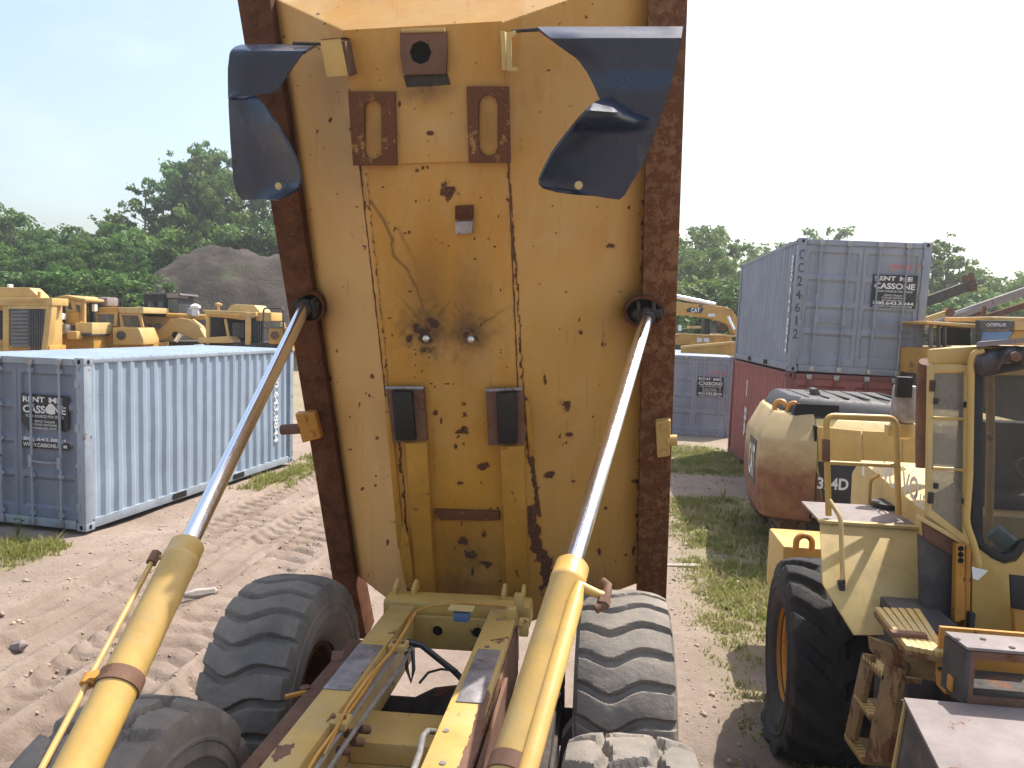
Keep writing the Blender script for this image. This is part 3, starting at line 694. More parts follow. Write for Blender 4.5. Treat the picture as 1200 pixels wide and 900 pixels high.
# ================================================================== DUMP TRUCK (built in its own leaning frame)
TRUCK_LABEL = 'yellow articulated dump truck with its rusty bed tipped up, seen from its own deck'
TB = Vector((-1.05, 4.0, 0.0))
truck = thing('dump_truck', TRUCK_LABEL, 'dump truck', TB)
Rw = Matrix.Rotation(-ROLL, 3, 'Y')
truck.location = EYE+Rw@(TB-EYE); truck.rotation_euler = Rw.to_euler(); 
BASE['dump_truck'] = TB
BA = radians(72.5); BU = Vector((0, -cos(BA), sin(BA))); BV = Vector((0, sin(BA), cos(BA))); BO = Vector((0, 5.6, 1.4))
def bp(x, u, v=0.): return Vector((x, 0, 0))+BO+BU*u+BV*v
def bpx(px, py, v=0.):               # photo point -> (x, u) on the bed plane offset by v
    q = plane_pt(px, py, BO+BV*v, BV, False)-BO; return q.x, q.dot(BU)
def bP(px, py, v=0.): x, u = bpx(px, py, v); return bp(x, u, v)
VE = .60
XL0, XR0 = -1.625, -.665
XLe = (bpx(347, 220, VE)[0]+bpx(381, 460, VE)[0])/2-.04; XRe = (bpx(753, 240, VE)[0]+bpx(750, 440, VE)[0])/2+.04
UTOP = bpx(490, 27)[1]; KH = 2.0
def vprof(x): return np.where(x < XL0, (XL0-x)/(XL0-XLe)*VE, np.where(x > XR0, (x-XR0)/(XRe-XR0)*VE, 0.))
def seg_d(px, py, pts):
    d = np.full(px.shape, 1e9)
    for (x0, y0), (x1, y1) in zip(pts[:-1], pts[1:]):
        L2 = (x1-x0)**2+(y1-y0)**2+1e-9; t = np.clip(((px-x0)*(x1-x0)+(py-y0)*(y1-y0))/L2, 0, 1)
        d = np.minimum(d, np.hypot(px-x0-t*(x1-x0), py-y0-t*(y1-y0)))
    return d
def wear_tone(px, py):
    """rust, soot and dust on the belly of the bed, with some light and shade painted in"""
    nz = (fbm(px*.13, py*.13, 3, 4)-.5); R = np.zeros_like(px); G = R.copy(); B = R.copy()
    for x, y, r_, a in [(521, 220, 12, 1), (713, 283, 6, .8), (637, 410, 5, .8), (636, 438, 5, .9), (704, 400, 5, .8), (678, 386, 5, .7), (411, 272, 4, .9), (423, 299, 3, .9), (434, 437, 3, 1), (427, 458, 3, .8), (508, 480, 6, 1), (515, 488, 4, 1),
                        (543, 470, 4, .7), (542, 483, 5, .8), (535, 503, 5, 1), (543, 498, 4, .9), (565, 543, 6, .9), (538, 562, 8, .7), (541, 630, 11, .9), (546, 646, 6, .8), (566, 622, 9, .6), (568, 656, 9, .6), (552, 664, 5, .7), (500, 384, 11, .8), (545, 386, 16, .8), (556, 392, 9, .8), (494, 388, 14, .8), (506, 376, 12, .8), (664, 470, 6, .7), (642, 552, 4, .8), (665, 505, 6, .6), (600, 400, 4, .5),
                        (440, 510, 4, .7), (438, 565, 3, .8), (452, 632, 4, .9), (430, 670, 3, .7), (419, 470, 4, .8), (466, 118, 4, .9), (502, 151, 4, .8), (490, 196, 5, .8), (668, 120, 3, .6), (385, 440, 4, .7), (515, 490, 3, .9), (532, 520, 3, .7), (690, 600, 5, .6), (700, 640, 6, .7), (672, 560, 4, .6), (745, 600, 6, .8), (740, 640, 7, .8), (742, 560, 5, .6)]:
        d = np.hypot((px-x)*(1+.6*sin(x*1.7)), (py-y)*(.8+.3*sin(y)))/(r_*.62*(1+nz*3.2)+.3); R = np.maximum(R, a*np.clip(1.25-d, 0, 1))
    for x, y, r_ in [(500, 381, 42), (546, 384, 38)]: G = np.maximum(G, 1.15*np.exp(-(np.hypot(px-x, py-y)/(r_*(1+nz)*.75))**2)); G = np.maximum(G, .6*np.exp(-(np.hypot((px-x)*1.3, (py-y+28)*.6)/r_)**2))
    for x, y, rx, ry, a in [(433, 148, 38, 56, .32), (569, 142, 36, 56, .32), (496, 100, 34, 16, .75), (474, 484, 34, 42, .35), (590, 487, 32, 42, .35), (545, 680, 60, 26, .55), (362, 360, 30, 34, .45), (750, 364, 38, 36, .5), (690, 690, 70, 20, .4), (430, 690, 40, 24, .4), (546, 650, 46, 44, .5)]:  # grime round the fittings, and painted shade in the lower recess
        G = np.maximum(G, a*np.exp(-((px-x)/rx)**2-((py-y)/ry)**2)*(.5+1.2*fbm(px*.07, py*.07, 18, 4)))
    for k in range(26):
        a = -pi/2+(k/25-.5)*2.3; L2 = 30+55*((k*37) % 11)/11; cx = 500 if k % 2 else 546
        G = np.maximum(G, (.5+.5*((k*53) % 7)/7)*np.clip(1.5-seg_d(px+nz*6, py+nz*6, [(cx, 384), (cx+L2*cos(a), 384+L2*sin(a))])/1.7, 0, 1)*np.clip(1-np.hypot(px-cx, py-384)/(L2+1), 0, 1)*1.5)
    for pts, w, a in [([(432, 232), (447, 254), (457, 275), (459, 296), (474, 311), (486, 335), (498, 370)], 1.3, .95), ([(463, 262), (482, 298), (495, 345), (501, 375)], 1.5, .5), ([(521, 312), (508, 352), (502, 376)], 1.2, .4), ([(512, 378), (530, 388), (548, 390)], 2.0, .6), ([(571, 325), (560, 362), (555, 382)], 1., .25)]:
        G = np.maximum(G, a*np.clip(1.6-seg_d(px+nz*5, py+nz*5, pts)/w, 0, 1))
    G = np.maximum(G, .55*np.exp(-((px-492)/40)**2-((py-70)/24)**2)); G = np.maximum(G, .3*np.exp(-((px-395)/16)**2-((py-105)/28)**2))
    for pts, w, a in [([(593, 100), (594, 200), (602, 300), (612, 470), (622, 560)], 1.7, .62), ([(427, 200), (447, 380), (468, 640)], 1.5, .5), ([(512, 601), (577, 602)], 4.2, .95), ([(406, 100), (420, 190), (427, 240)], 2, .5), ([(754, 235), (752, 470), (746, 690)], 3, .72), ([(347, 230), (381, 460), (415, 680)], 2, .6), ([(614, 465), (622, 540), (630, 600)], 2.4, .75), ([(466, 515), (473, 600), (478, 690)], 1.6, .7), ([(490, 90), (487, 60)], 3, .4)]:
        R = np.maximum(R, a*np.clip(1.5-seg_d(px+nz*6, py+nz*6, pts)/(w*(1+nz*1.4)), 0, 1))
    d = seg_d(px, py, [(617, 598), (626, 632), (640, 668), (642, 694)]); R = np.maximum(R, np.clip(1.35-d/(8.5*(1+nz*2.6)), 0, 1))
    for x, y, rx, ry, a in [(350, 35, 26, 45, .6), (500, 150, 60, 35, .45), (385, 110, 22, 60, .4), (530, 405, 40, 14, .4), (640, 300, 60, 110, .35), (690, 130, 60, 60, .3), (560, 420, 30, 40, .4)]:
        B = np.maximum(B, a*np.exp(-((px-x)/rx)**2-((py-y)/ry)**2)*(.6+1.6*np.clip(fbm(px*.05, py*.05, 8, 4)-.25, 0, .6)))
    B = np.maximum(B, np.where(px < np.interp(py, [0, 190, 690], [372, 426, 470]), .50, 0)*sstep(.25, .6, fbm(px*.02, py*.008, 12, 4)+.2)); B = np.maximum(B, np.where(px > np.interp(py, [0, 195, 690], [612, 596, 640]), .28, 0)*sstep(.3, .65, fbm(px*.02, py*.008, 14, 4)+.1))  # wings paler for dust, plus the left wing's brighter light painted in
    sc_ = fbm(px*.35, py*.018, 44, 3); R = np.maximum(R, .36*sstep(.73, .80, sc_))
    return np.stack([np.clip(R, 0, 1), np.clip(G, 0, 1), np.clip(B, 0, 1), np.ones_like(R)], -1)
RB = np.array([list(right0), list(up0), list(fwd)])
def photo_xy(V):
    q = (V-np.array(EYE)) @ RB.T; return 600+FPX*q[:, 0]/q[:, 2], 450-FPX*q[:, 1]/q[:, 2]
def bed_sheet(name, xs, us, vfun, parent):
    gx, gu = np.meshgrid(xs, us, indexing='ij'); v = vfun(gx, gu)
    V = np.array(BO)[None, None]+gx[..., None]*np.array([1, 0, 0])+gu[..., None]*np.array(BU)+v[..., None]*np.array(BV); V = V.reshape(-1, 3)
    px, py = photo_xy(V); return np_mesh(name, V, grid_faces(len(xs), len(us)), 'bed', parent, TB, colors=wear_tone(px, py))
xs = np.unique(np.round(np.concatenate([np.linspace(XLe, XL0, 60), np.linspace(XL0, XR0, 100), np.linspace(XR0, XRe, 90)]), 5)); us = np.unique(np.round(np.concatenate([np.linspace(-.42, UTOP, 440), np.linspace(UTOP, UTOP+.40, 50)]), 5))
ripple = lambda gx, gu: (fbm(gx*1.4, gu*1.1, 15, 3)-.5)*.012
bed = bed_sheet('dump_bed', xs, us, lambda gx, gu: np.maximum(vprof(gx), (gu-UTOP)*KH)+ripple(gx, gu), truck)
bed.data.set_sharp_from_angle(angle=radians(12))
# rusty side rails, side walls and the inside of the body
def bed_box(m, x0, x1, u0, u1, v0, v1): return m.obox(BO, X, BU, BV, (x0, x1), (u0, u1), (v0, v1))
VR = .42
for lab, o_, i_, mt in (('dark red-brown rusted side rail of the bed', [(272, -20), (388, 678), (400, 745)], [(311, -20), (415, 680), (428, 745)], 'rust'), ('rusty side rail with scraps of old paint left on it', [(804.5, -20), (778.5, 697), (776, 740)], [(758, -20), (744.6, 694), (743, 740)], 'rust_flaky')):
    po = [bpx(*p, VR) for p in o_]; pi_ = [bpx(*p, VR) for p in i_]; outer = po+pi_[::-1]
    m = MB(); m.prism([bp(x, u, VR) for x, u in outer], BV*.24); m.build('side_rail', mt, bed, bevel=.008, label=lab)
XOL, XOR = bpx(312, 236, VR)[0], bpx(796, 236, VR)[0]
for x0 in (XOL+.03, XOR-.08):
    m = MB(); m.prism([bp(x0, .1, .59), bp(x0, 4.75, .59), bp(x0, 4.75, 1.75), bp(x0, .1, 1.2)], X*.05); m.build('side_wall', 'yellow', bed)  # unseen walls, raised to throw shade on the left ram
m = MB(); bed_box(m, XOL+.06, XOR-.06, .0, UTOP+.28, .62, .64); m.build('bed_floor', 'steel_worn', bed)
# raised plate across the top of the belly
def poly_bed(name, pts, v, th, mat, parent=bed, bevel=.004, **k):
    m = MB(); m.prism([bP(x, y, v) for x, y in pts], BV*th); return m.build(name, mat, parent, bevel=bevel, **k)
xa, ua = bpx(407, 112); xb, ub = bpx(596, 112); un = bpx(500, 186)[1]
xs2 = np.linspace(bpx(404, 60)[0], bpx(588, 60)[0], 90); us2 = np.linspace(un, UTOP+.004, 110)
pl = bed_sheet('belly_plate', xs2, us2, lambda gx, gu: -.022+ripple(gx, gu)*.3, bed)
m = MB(); x0, x1 = float(xs2[0]), float(xs2[-1])
for a_, b_ in (((x0-.001, x0+.012), (un, UTOP+.004)), ((x1-.012, x1+.001), (un, UTOP+.004)), ((x0, x1), (un-.001, un+.012)), ((x0, x1), (UTOP-.008, UTOP+.005))): m.obox(BO, X, BU, BV, a_, b_, (-.0205, .0))
m.build('plate_edge', 'bedpart', pl)
# slotted brackets
def rrect(cx, cy, w, h, n=6): # stadium outline
    r_ = w/2; return [(cx+r_*cos(a), cy-(h/2-r_)-r_*sin(a)) for a in np.linspace(0, pi, n)]+[(cx-r_*cos(a), cy+(h/2-r_)+r_*sin(a)) for a in np.linspace(0, pi, n)]
for (xl, yt, xr, yb, tilt), (cx, cy, w, h) in (((405, 103, 460, 190, 6), (434, 148, 20, 70)), ((544, 97, 594, 187, 3), (569.5, 143, 22, 72))):
    inn = rrect(cx, cy, w, h); n = len(inn)
    outc = [(xr, yt+2), (xr, yt), (xl, yt), (xl+tilt, yb), (xr+2, yb), (xr, yt)]
    per = [(xr+1, cy), (xr, yt), (cx+w*.6, yt), (cx, yt), (cx-w*.6, yt), (xl, yt), (xl+tilt*.5, cy), (xl+tilt, yb), (cx-w*.4, yb), (cx, yb), (cx+w*.6, yb), (xr+2, yb)]
    m = MB(); O = [bP(x, y, -.055) for x, y in per]; I = [bP(x, y, -.055) for x, y in inn]
    m.ring(O, I, BV*.034); m.build('slotted_bracket', 'bracket', bed, bevel=.003)
# round port at the top
m = MB(); oo = [(520, 31), (492, 30), (466, 32), (466, 58), (470, 83), (494, 83), (520, 82), (521, 58)]; ii = [(490+13*cos(a), 57-14*sin(a)) for a in (pi/4, pi/2, 3*pi/4, pi, 5*pi/4, 3*pi/2, 7*pi/4, 2*pi)]
m.ring([bP(x, y, -.06) for x, y in oo], [bP(x, y, -.06) for x, y in ii], BV*.04); port = m.build('port_plate', 'primer', bed, bevel=.004)
pc = bP(490, 57, -.015); m = MB(); m.lathe(pc-BV*.012, BV, [(0, 0), (.085, 0)], 20); m.build('port_hole', 'hole', port)
m = MB(); m.tube([bP(468, 31.5, -.065), bP(519, 30.5, -.065)], .012, 8); m.build('weld_bead', 'yellow_worn', port)
m = MB(); m.prism([bP(*p, -.026) for p in ((470, 84), (522, 82), (526, 95), (474, 98))], BV*.004); m.build('grease_patch', 'dark', port)
# small welded lug, bolts
m = MB(); m.prism([bP(*p, -.03) for p in ((531, 238), (552, 237), (552, 253), (531, 254))], BV*.03); m.build('welded_lug', 'rust', bed, bevel=.004)
m = MB(); m.prism([bP(*p, -.035) for p in ((531, 256), (552, 255), (551, 270), (531, 271))], BV*.035); m.build('welded_lug', 'steel_worn', bed, bevel=.004)
for q in ((497.5, 392.5), (550, 393.5)):
    m = MB(); c = bP(*q); m.lathe(c, -BV, [(.026, 0), (.026, .02), (.019, .027), (0, .03)], 6); m.build('bolt', 'bolt', bed)
# bump pads
for base_, pad in (([(450, 452), (494, 452), (498, 514), (458, 515)], [(456, 456), (480, 457), (485, 513), (461, 513)]), ([(567, 455), (610, 453), (612, 518), (570, 518)], [(579, 458), (603, 457), (604, 517), (581, 517)])):
    b_ = poly_bed('pad_seat', base_, -.05, .05, 'primer'); poly_bed('rubber_pad', pad, -.10, .05, 'black', b_, .012)
    m = MB(); m.tube([bP(base_[0][0], base_[0][1]-1, -.055), bP(base_[1][0], base_[1][1]-1, -.055)], .012, 8); m.build('weld_bead', 'steel_worn', b_)
# lower channel ribs, ledge and closing plate
poly_bed('channel_rib', [(473, 516), (498, 516), (507, 694), (486, 694)], -.085, .09, 'bedpart', bevel=.006)
poly_bed('channel_rib', [(584, 520), (612, 520), (617, 694), (592, 694)], -.085, .09, 'bedpart', bevel=.006)
poly_bed('edge_strip', [(448, 462), (454, 462), (472, 640), (464, 640)], -.02, .02, 'bedpart'); poly_bed('edge_strip', [(613, 466), (618, 466), (624, 530), (618, 532)], -.012, .012, 'bedpart')
poly_bed('cross_ledge', [(507, 594), (583, 596), (584, 606), (508, 606)], -.03, .03, 'bracket')
poly_bed('torn_plate', [(470, 606), (476, 625), (481, 660), (482, 690), (474, 684), (466, 645)], -.10, .012, 'bedpart', label='bent plate edge beside the pivot')
for xf, u0_, u1_ in ((XL0, -.1, un), (XR0, -.1, un)):
    rq = random.Random(2); m = MB(); m.tube([bp(xf+rq.uniform(-.0025, .0025), u0_+(u1_-u0_)*i/60, -.001) for i in range(61)], [.0055+rq.uniform(-.0015, .0025) for i in range(61)], 6); m.build('weld_bead', 'bracket', bed, smooth=True)
# trunnion pins on the side rails
for pts, rod, mt in (([(343, 482), (366, 480), (374, 510), (352, 516)], ((345, 499), (328, 500)), 'orange'), ([(766, 491), (784, 489), (783, 531), (768, 533)], ((782, 512), (791, 512)), 'yellow')):
    k = poly_bed('trunnion_block', pts, VR-.07, .07, mt, bevel=.012)
    a = bP(*rod[0], VR-.04); b = bP(*rod[1], VR-.04); m = MB(); m.cyl(a-(b-a)*.3, b, .042, 14); m.build('trunnion_pin', 'primer' if mt == 'orange' else mt, k, smooth=True)
    c = bP((pts[0][0]+pts[1][0])/2, pts[0][1]+5, VR-.072); d_ = bP((pts[2][0]+pts[3][0])/2, pts[2][1]-5, VR-.072); m = MB()
    for e in (c, d_): m = MB(); m.lathe(e, -BV, [(.026, 0), (.026, .02), (0, .022)], 6); m.build('bolt', mt, k)
# pockets where the rams pin on
for c, rx, ry in (((361, 357), 17, 19), ((752, 362), 24, 19)):
    out = [(c[0]+rx*cos(a), c[1]+ry*sin(a)) for a in np.linspace(0, 2*pi, 21)[:-1]]; inn = [(c[0]+rx*.82*cos(a), c[1]+ry*.82*sin(a)) for a in np.linspace(0, 2*pi, 21)[:-1]]
    m = MB(); m.ring([bP(x, y, VR-.035) for x, y in out], [bP(x, y, VR-.035) for x, y in inn], BV*.05); k = m.build('ram_pocket', 'rust', bed)
    m = MB(); m.prism([bP(x, y, VR-.006) for x, y in inn], BV*.004); m.build('pocket_recess', 'hole', k)
    for s_ in (-1, 1):
        m = MB(); q = bP(c[0]+s_*9+(3 if c[0] > 600 else -6), c[1]+2, VR-.10); m.obox(q, X, BU, BV, (-.012, .012), (-.07, .07), (0, .13)); m.build('clevis_ear', 'dark', k, bevel=.005)
# fender brackets
m = MB(); m.prism([bP(*p, -.14) for p in ((372, 42), (396, 40), (405, 84), (380, 86))], BV*.015); fb = m.build('fender_bracket', 'yellow_worn', bed, bevel=.003)
m = MB(); m.prism([bP(*p, -.145) for p in ((372, 42), (396, 40), (400, 39), (376, 41))], BV*.14); m.prism([bP(*p, -.13) for p in ((393, 44), (401, 43), (409, 82), (401, 84))], BV*.12); m.build('bracket_gusset', 'primer', fb)
m = MB(); m.prism([bP(*p, -.12) for p in ((584, 32), (589, 32), (591, 78), (586, 78))], BV*.12); m.prism([bP(*p, -.13) for p in ((592, 34), (601, 31), (602, 36), (597, 40), (597, 74), (604, 75), (604, 79), (592, 79))], BV*.02); m.build('fender_bracket', 'cream', bed, bevel=.003)
for pts_ in ([(340, 46, -.06), (378, 47, 0.)], [(598, 32, -.05), (632, 30, -.26), (700, 29.5, -.30), (796, 30, -.30)]): m = MB(); m.tube([bP(*q_) for q_ in pts_], .010, 8); m.build('fender_rod', 'dark', bed)
# navy fenders
def lerp_curve(tab, y):
    return float(np.interp(y, [t[0] for t in tab], [t[1] for t in tab]))
def fender(rowsA, rowsB, vA, vB, label, bolt):
    m = MB()
    for rows, vf in ((rowsA, vA), (rowsB, vB)):
        y0, y1 = rows[0][0], rows[-1][0]; P = []
        for i in range(27):
            y = y0+(y1-y0)*i/26; l = lerp_curve([(r_[0], r_[1]) for r_ in rows], y); r2 = lerp_curve([(r_[0], r_[2]) for r_ in rows], y); row = []
            for j in range(25):
                s = j/24; x = l+(r2-l)*s; yy = y+(0 if len(rows[0]) < 4 else lerp_curve([(r_[0], r_[3]) for r_ in rows], y)*s)
                row.append(bP(x, yy, vf(s, i/26)))
            P.append(row)
        m.grid(P)
    o = m.build('fender', 'flap', bed, smooth=True, recalc=False, label=label)
    md = o.modifiers.new('s', 'SOLIDIFY'); md.thickness = .016; md.offset = 0
    dg = bpy.context.evaluated_depsgraph_get(); me = bpy.data.meshes.new_from_object(o.evaluated_get(dg)); o.modifiers.clear(); o.data = me; me.set_sharp_from_angle(angle=radians(50))
    m = MB(); bx, by, bv = bolt; c = bP(bx, by, bv); m.lathe(c, -BV, [(.022, 0), (.022, .008), (.010, .012), (0, .012)], 10); m.build('rivet', 'cream', o, smooth=True)
    return o
topbend = lambda t: .26*max(0, 1-t/.17)**1.5
sm = lambda a, b, x: max(0., min(1., (x-a)/(b-a)))**2*(3-2*max(0., min(1., (x-a)/(b-a))))
fender([(28.5, 627, 798), (36, 636, 797), (50, 655, 795), (64, 675, 792), (80, 686, 788), (98, 695, 783), (112, 701, 779), (121, 708, 776), (127, 728, 774), (132, 746, 772), (135.5, 756, 771), (139.5, 768, 769.5)],
       [(113, 704, 714, 0), (117, 694, 730, 4), (122, 688, 740, 6), (129, 682, 746, 2), (133, 678, 756, 1), (138.5, 673, 769.5, 0), (145, 668, 767.5, 0), (160, 656, 762, 0), (175, 645, 757, 0), (190, 637, 751, 0), (203, 631, 743, 0), (209, 629, 737, 3), (215, 631, 731, 9), (220, 652, 724, 10)],
       lambda s, t: -.56+topbend(t*1.55)+.16*max(0, .22-s)*(1-t)*2-.03*sm(.4, .7, t),
       lambda s, t: -.59-.27*(1-s)**2*sm(-.1, .35, t)*(1-.3*t)+.26*max(0, .10-t)/.10*(1-sm(.6, 1., s))+.05*t*(1-s)-.34*(1-sm(.11, .34, t))*(1-sm(.5, 1., s)), 'navy blue curled fender at the right of the bed top', (676, 213, -.73))
fender([(49, 280, 367), (52, 271, 362), (58, 267, 352), (75, 265, 340), (90, 265, 330), (100, 265.2, 324), (104, 265.3, 318), (107, 265.4, 296), (109, 265.5, 275), (112, 265.6, 267)],
       [(103, 279, 283, 0), (107, 273, 296, 1), (111, 265.6, 302, 2), (116, 265.8, 307, 2), (125, 266.2, 312, 1), (140, 267, 321, 0), (160, 268, 333, 0), (180, 269.5, 344, 0), (200, 271, 350, 0), (213, 272.5, 350, 0), (222, 275, 343, -2), (230, 282, 324, 0)],
       lambda s, t: -.16+topbend(t*1.4)+.25*max(0, .3-s)**1.5,
       lambda s, t: -.165+.25*max(0, .3-s)**1.5*sm(.04, .12, t)-.21*s**2*sm(-.1, .4, t)+.20*max(0, .05-t)/.05, 'navy blue fender hanging at the left of the bed top', (324, 214, -.31))

# ---- hydraulic rams
def on_axis(a, b, py):
    lo, hi = 0., 1.
    for _ in range(40):
        mid = (lo+hi)/2; y = project(a.lerp(b, mid), False)[1]
        if y < py: lo = mid
        else: hi = mid
    return lo
def ram(pin, foot, gy, cy, side, label):
    a = bP(*pin, VR-.05); b = td(*foot, 2.62); g = on_axis(a, b, gy); d = (b-a).normalized(); G = a.lerp(b, g); far = b+d*1.1
    RB_, RR = .079, .045
    e = d.cross(Vector((0, 0, 1))).normalized(); f = e.cross(d)
    m = MB(); m.lathe(G, d, [(.0, .001), (RR+.004, .001), (RR+.006, .012), (RB_-.012, .012), (RB_, .026), (RB_, .10), (RB_+.003, .104), (RB_+.003, .13), (RB_, .134), (RB_, (far-G).length), (0, (far-G).length)], 40)
    o = m.build('hydraulic_ram', 'yellow_clean', truck, smooth=True, label=label)
    m = MB(); m.lathe(a, d, [(RR, .03), (RR, (G-a).length+.02)], 28); m.build('ram_rod', 'chrome', o, smooth=True)
    m = MB(); m.lathe(a+d*.03, d, [(0, -.03), (RR+.012, -.02), (RR+.012, .05), (RR+.002, .06)], 20); m.cyl(a-e*.10, a+e*.10, .034, 16); m.build('rod_eye', 'dark', o, smooth=True)
    C = a.lerp(b, on_axis(a, b, cy)); m = MB(); m.lathe(C, d, [(RB_+.001, -.032), (RB_+.008, -.03), (RB_+.008, .03), (RB_+.001, .032)], 36); cl = m.build('clamp_band', 'primer', o, smooth=True)
    if side < 0:
        w = -e if project(C-e, False)[0] < project(C+e, False)[0] else e
        off = w*(RB_+.036)+f*.02
        s0 = a.lerp(b, on_axis(a, b, gy+22))
        m = MB(); m.tube([s0+w*(RB_-.01)+f*.01, s0+off-d*.015, s0+off+d*.05, far+off], .0125, 12); m.build('ram_pipe', 'yellow_clean', o, smooth=True)
        m = MB(); q = s0+off; m.lathe(q-d*.03, d, [(0, 0), (.026, .0), (.026, .06), (0, .06)], 6); m.build('pipe_fitting', 'primer', o)
        m = MB(); q = C+off; m.lathe(q, d, [(.026, -.022), (.026, .022), (.013, .022), (.013, -.022)], 14, True); m.obox(q, -w, f, d, (.01, .09), (-.012, .02), (-.022, .022)); k = m.build('pipe_clip', 'orange', cl, smooth=True)
        m = MB(); m.lathe(q-w*.035+f*.028, f, [(.02, 0), (.02, .012), (0, .012)], 6); m.build('clip_bolt', 'orange', cl) 
    else:
        w = e if project(C+e, False)[0] > project(C-e, False)[0] else -e
        s0 = a.lerp(b, on_axis(a, b, gy+38)); off = w*(RB_-.012)-Vector((0, 1, 0)).cross(w).normalized()*0+Vector((0, -.52, .48)).normalized()*.055
        m = MB(); m.tube([s0+w*(RB_+.10)-d*.02, s0+w*(RB_+.07)-d*.02+f*.01, s0+off-d*.03, s0+off+d*.06, far+off], [.018, .02, .03, .036, .036], 14); m.build('ram_pipe', 'yellow_clean', o, smooth=True)
        m = MB(); q = s0+w*(RB_+.075)-d*.03; m.tube([q-d*.07, q-d*.05+w*.03, q+w*.035, q+d*.06+w*.03, q+d*.085], .02, 10); m.lathe(q+d*.03+w*.028, d, [(0, 0), (.03, 0), (.03, .03), (0, .03)], 6); m.build('pipe_fitting', 'primer', o, smooth=True)
    return o
ram((356, 354), (88, 900), 632, 797, -1, 'left ram, its barrel half in shade, with a thin pipe alongside')
ram((757, 364), (592, 915), 655, 897, 1, 'right ram with a brightly gleaming rod')

# ---- chassis
zr = 1.4
def rail(name, xl, xr, y0, y1, z0, z1, mat, bevel=.012, parent=truck, **k):
    m = MB(); m.box(xl, xr, y0, y1, z0, z1); return m.build(name, mat, parent, bevel=bevel, **k)
L_ = rail('frame_rail', -1.545, -1.37, .9, 4.95, 1.04, zr, 'yellow_worn', label='left frame rail with cables clipped along it')
R_ = rail('frame_rail', -.835, -.635, .9, 4.98, 1.04, zr, 'yellow_worn', label='right frame rail with peeling paint on its outer side')
rail('wear_pad', -1.54, -1.385, 3.70, 4.27, zr, zr+.008, 'steel_worn', .003, L_); rail('wear_pad', -.80, -.66, 3.66, 4.30, zr, zr+.008, 'steel_worn', .003, R_)
def flake(px_pts, z=zr+.0025):
    out = []; rq = random.Random(len(px_pts)); n_ = len(px_pts)
    for i in range(n_):
        (x0, y0), (x1, y1) = px_pts[i], px_pts[(i+1) % n_]; k_ = max(2, int(hypot(x1-x0, y1-y0)/3))
        out += [tz(x0+(x1-x0)*j/k_+rq.uniform(-1.6, 1.6), y0+(y1-y0)*j/k_+rq.uniform(-1.6, 1.6), z) for j in range(k_)]
    return out
for pts in ([(324, 868), (344, 868), (338, 880), (320, 887), (317, 880)], [(388, 760), (404, 757), (398, 768), (386, 770)]): m = MB(); m.prism(flake(pts), Z*-.002); m.build('bare_patch', 'primer', L_)
m = MB(); m.prism(flake([(546, 800), (560, 818), (552, 850), (541, 880), (530, 905), (545, 905), (556, 880), (566, 840), (572, 806)]), Z*-.002); m.build('bare_patch', 'primer', R_)
for x, y in ((582, 722), (569, 754), (521, 852), (517, 890)):
    c = tz(x, y, zr+.001); m = MB(); m.lathe(c, Z, [(.016, 0), (.016, .004), (0, .004)], 8); m.build('rail_bolt', 'steel_worn', R_)
rail('outer_flange', -1.76, -1.55, .9, 4.7, 1.215, 1.24, 'primer', .004, L_); rail('web_plate', -.633, -.618, 1.2, 4.8, 1.02, 1.36, 'primer', .003, R_)
m = MB(); m.prism([(-.60, 3.0, 1.18), (-.60, 3.9, 1.22), (-.60, 4.05, 1.36), (-.60, 3.0, 1.36)], X*.02); m.build('peeled_guard', 'primer', R_)
m = MB(); m.prism([(-.58, 2.9, 1.36), (-.52, 2.95, 1.37), (-.50, 3.1, 1.20), (-.56, 3.05, 1.15)], Y*.06); m.build('rail_gusset', 'yellow_worn', R_)
# rear pivot beam, end plate with holes
rail('pivot_beam', -1.62, -.56, 4.985, 5.20, 1.25, 1.415, 'yellow', .03)
for xx in (-1.50, -.70):
    for s_ in (-.08, .06):
        m = MB(); m.prism([(xx+s_, 5.10, 1.415), (xx+s_, 5.24, 1.415), (xx+s_, 5.24, 1.47), (xx+s_, 5.20, 1.50), (xx+s_, 5.10, 1.46)], X*.025); m.build('pivot_ear', 'yellow', truck, bevel=.004)
ep = rail('end_plate', -1.37, -.835, 4.93, 4.965, 1.10, 1.33, 'yellow_worn', .004)
for px_, py_ in ((511, 735), (558, 737)):
    c = ty(px_, py_, 4.928); m = MB(); m.lathe(c, -Y, [(.001, 0), (.036, .0)], 18); m.build('plate_hole', 'hole', ep)
    m = MB(); m.lathe(c, -Y, [(.037, -.002), (.037, .008), (.046, .008), (.046, -.002)], 18, True); m.build('hole_rim', 'yellow_worn', ep, smooth=True)
q = ty(538, 712, 4.75); m = MB(); m.obox(q, X, Y, Z, (-.09, .08), (.0, .1), (-.005, .005)); k = m.build('sensor_tag', 'cream', ep, bevel=.002)
m = MB(); m.obox(q, X, Y, Z, (-.06, .05), (.02, .12), (-.09, -.02)); m.build('sensor', 'bluehose', ep, bevel=.02)
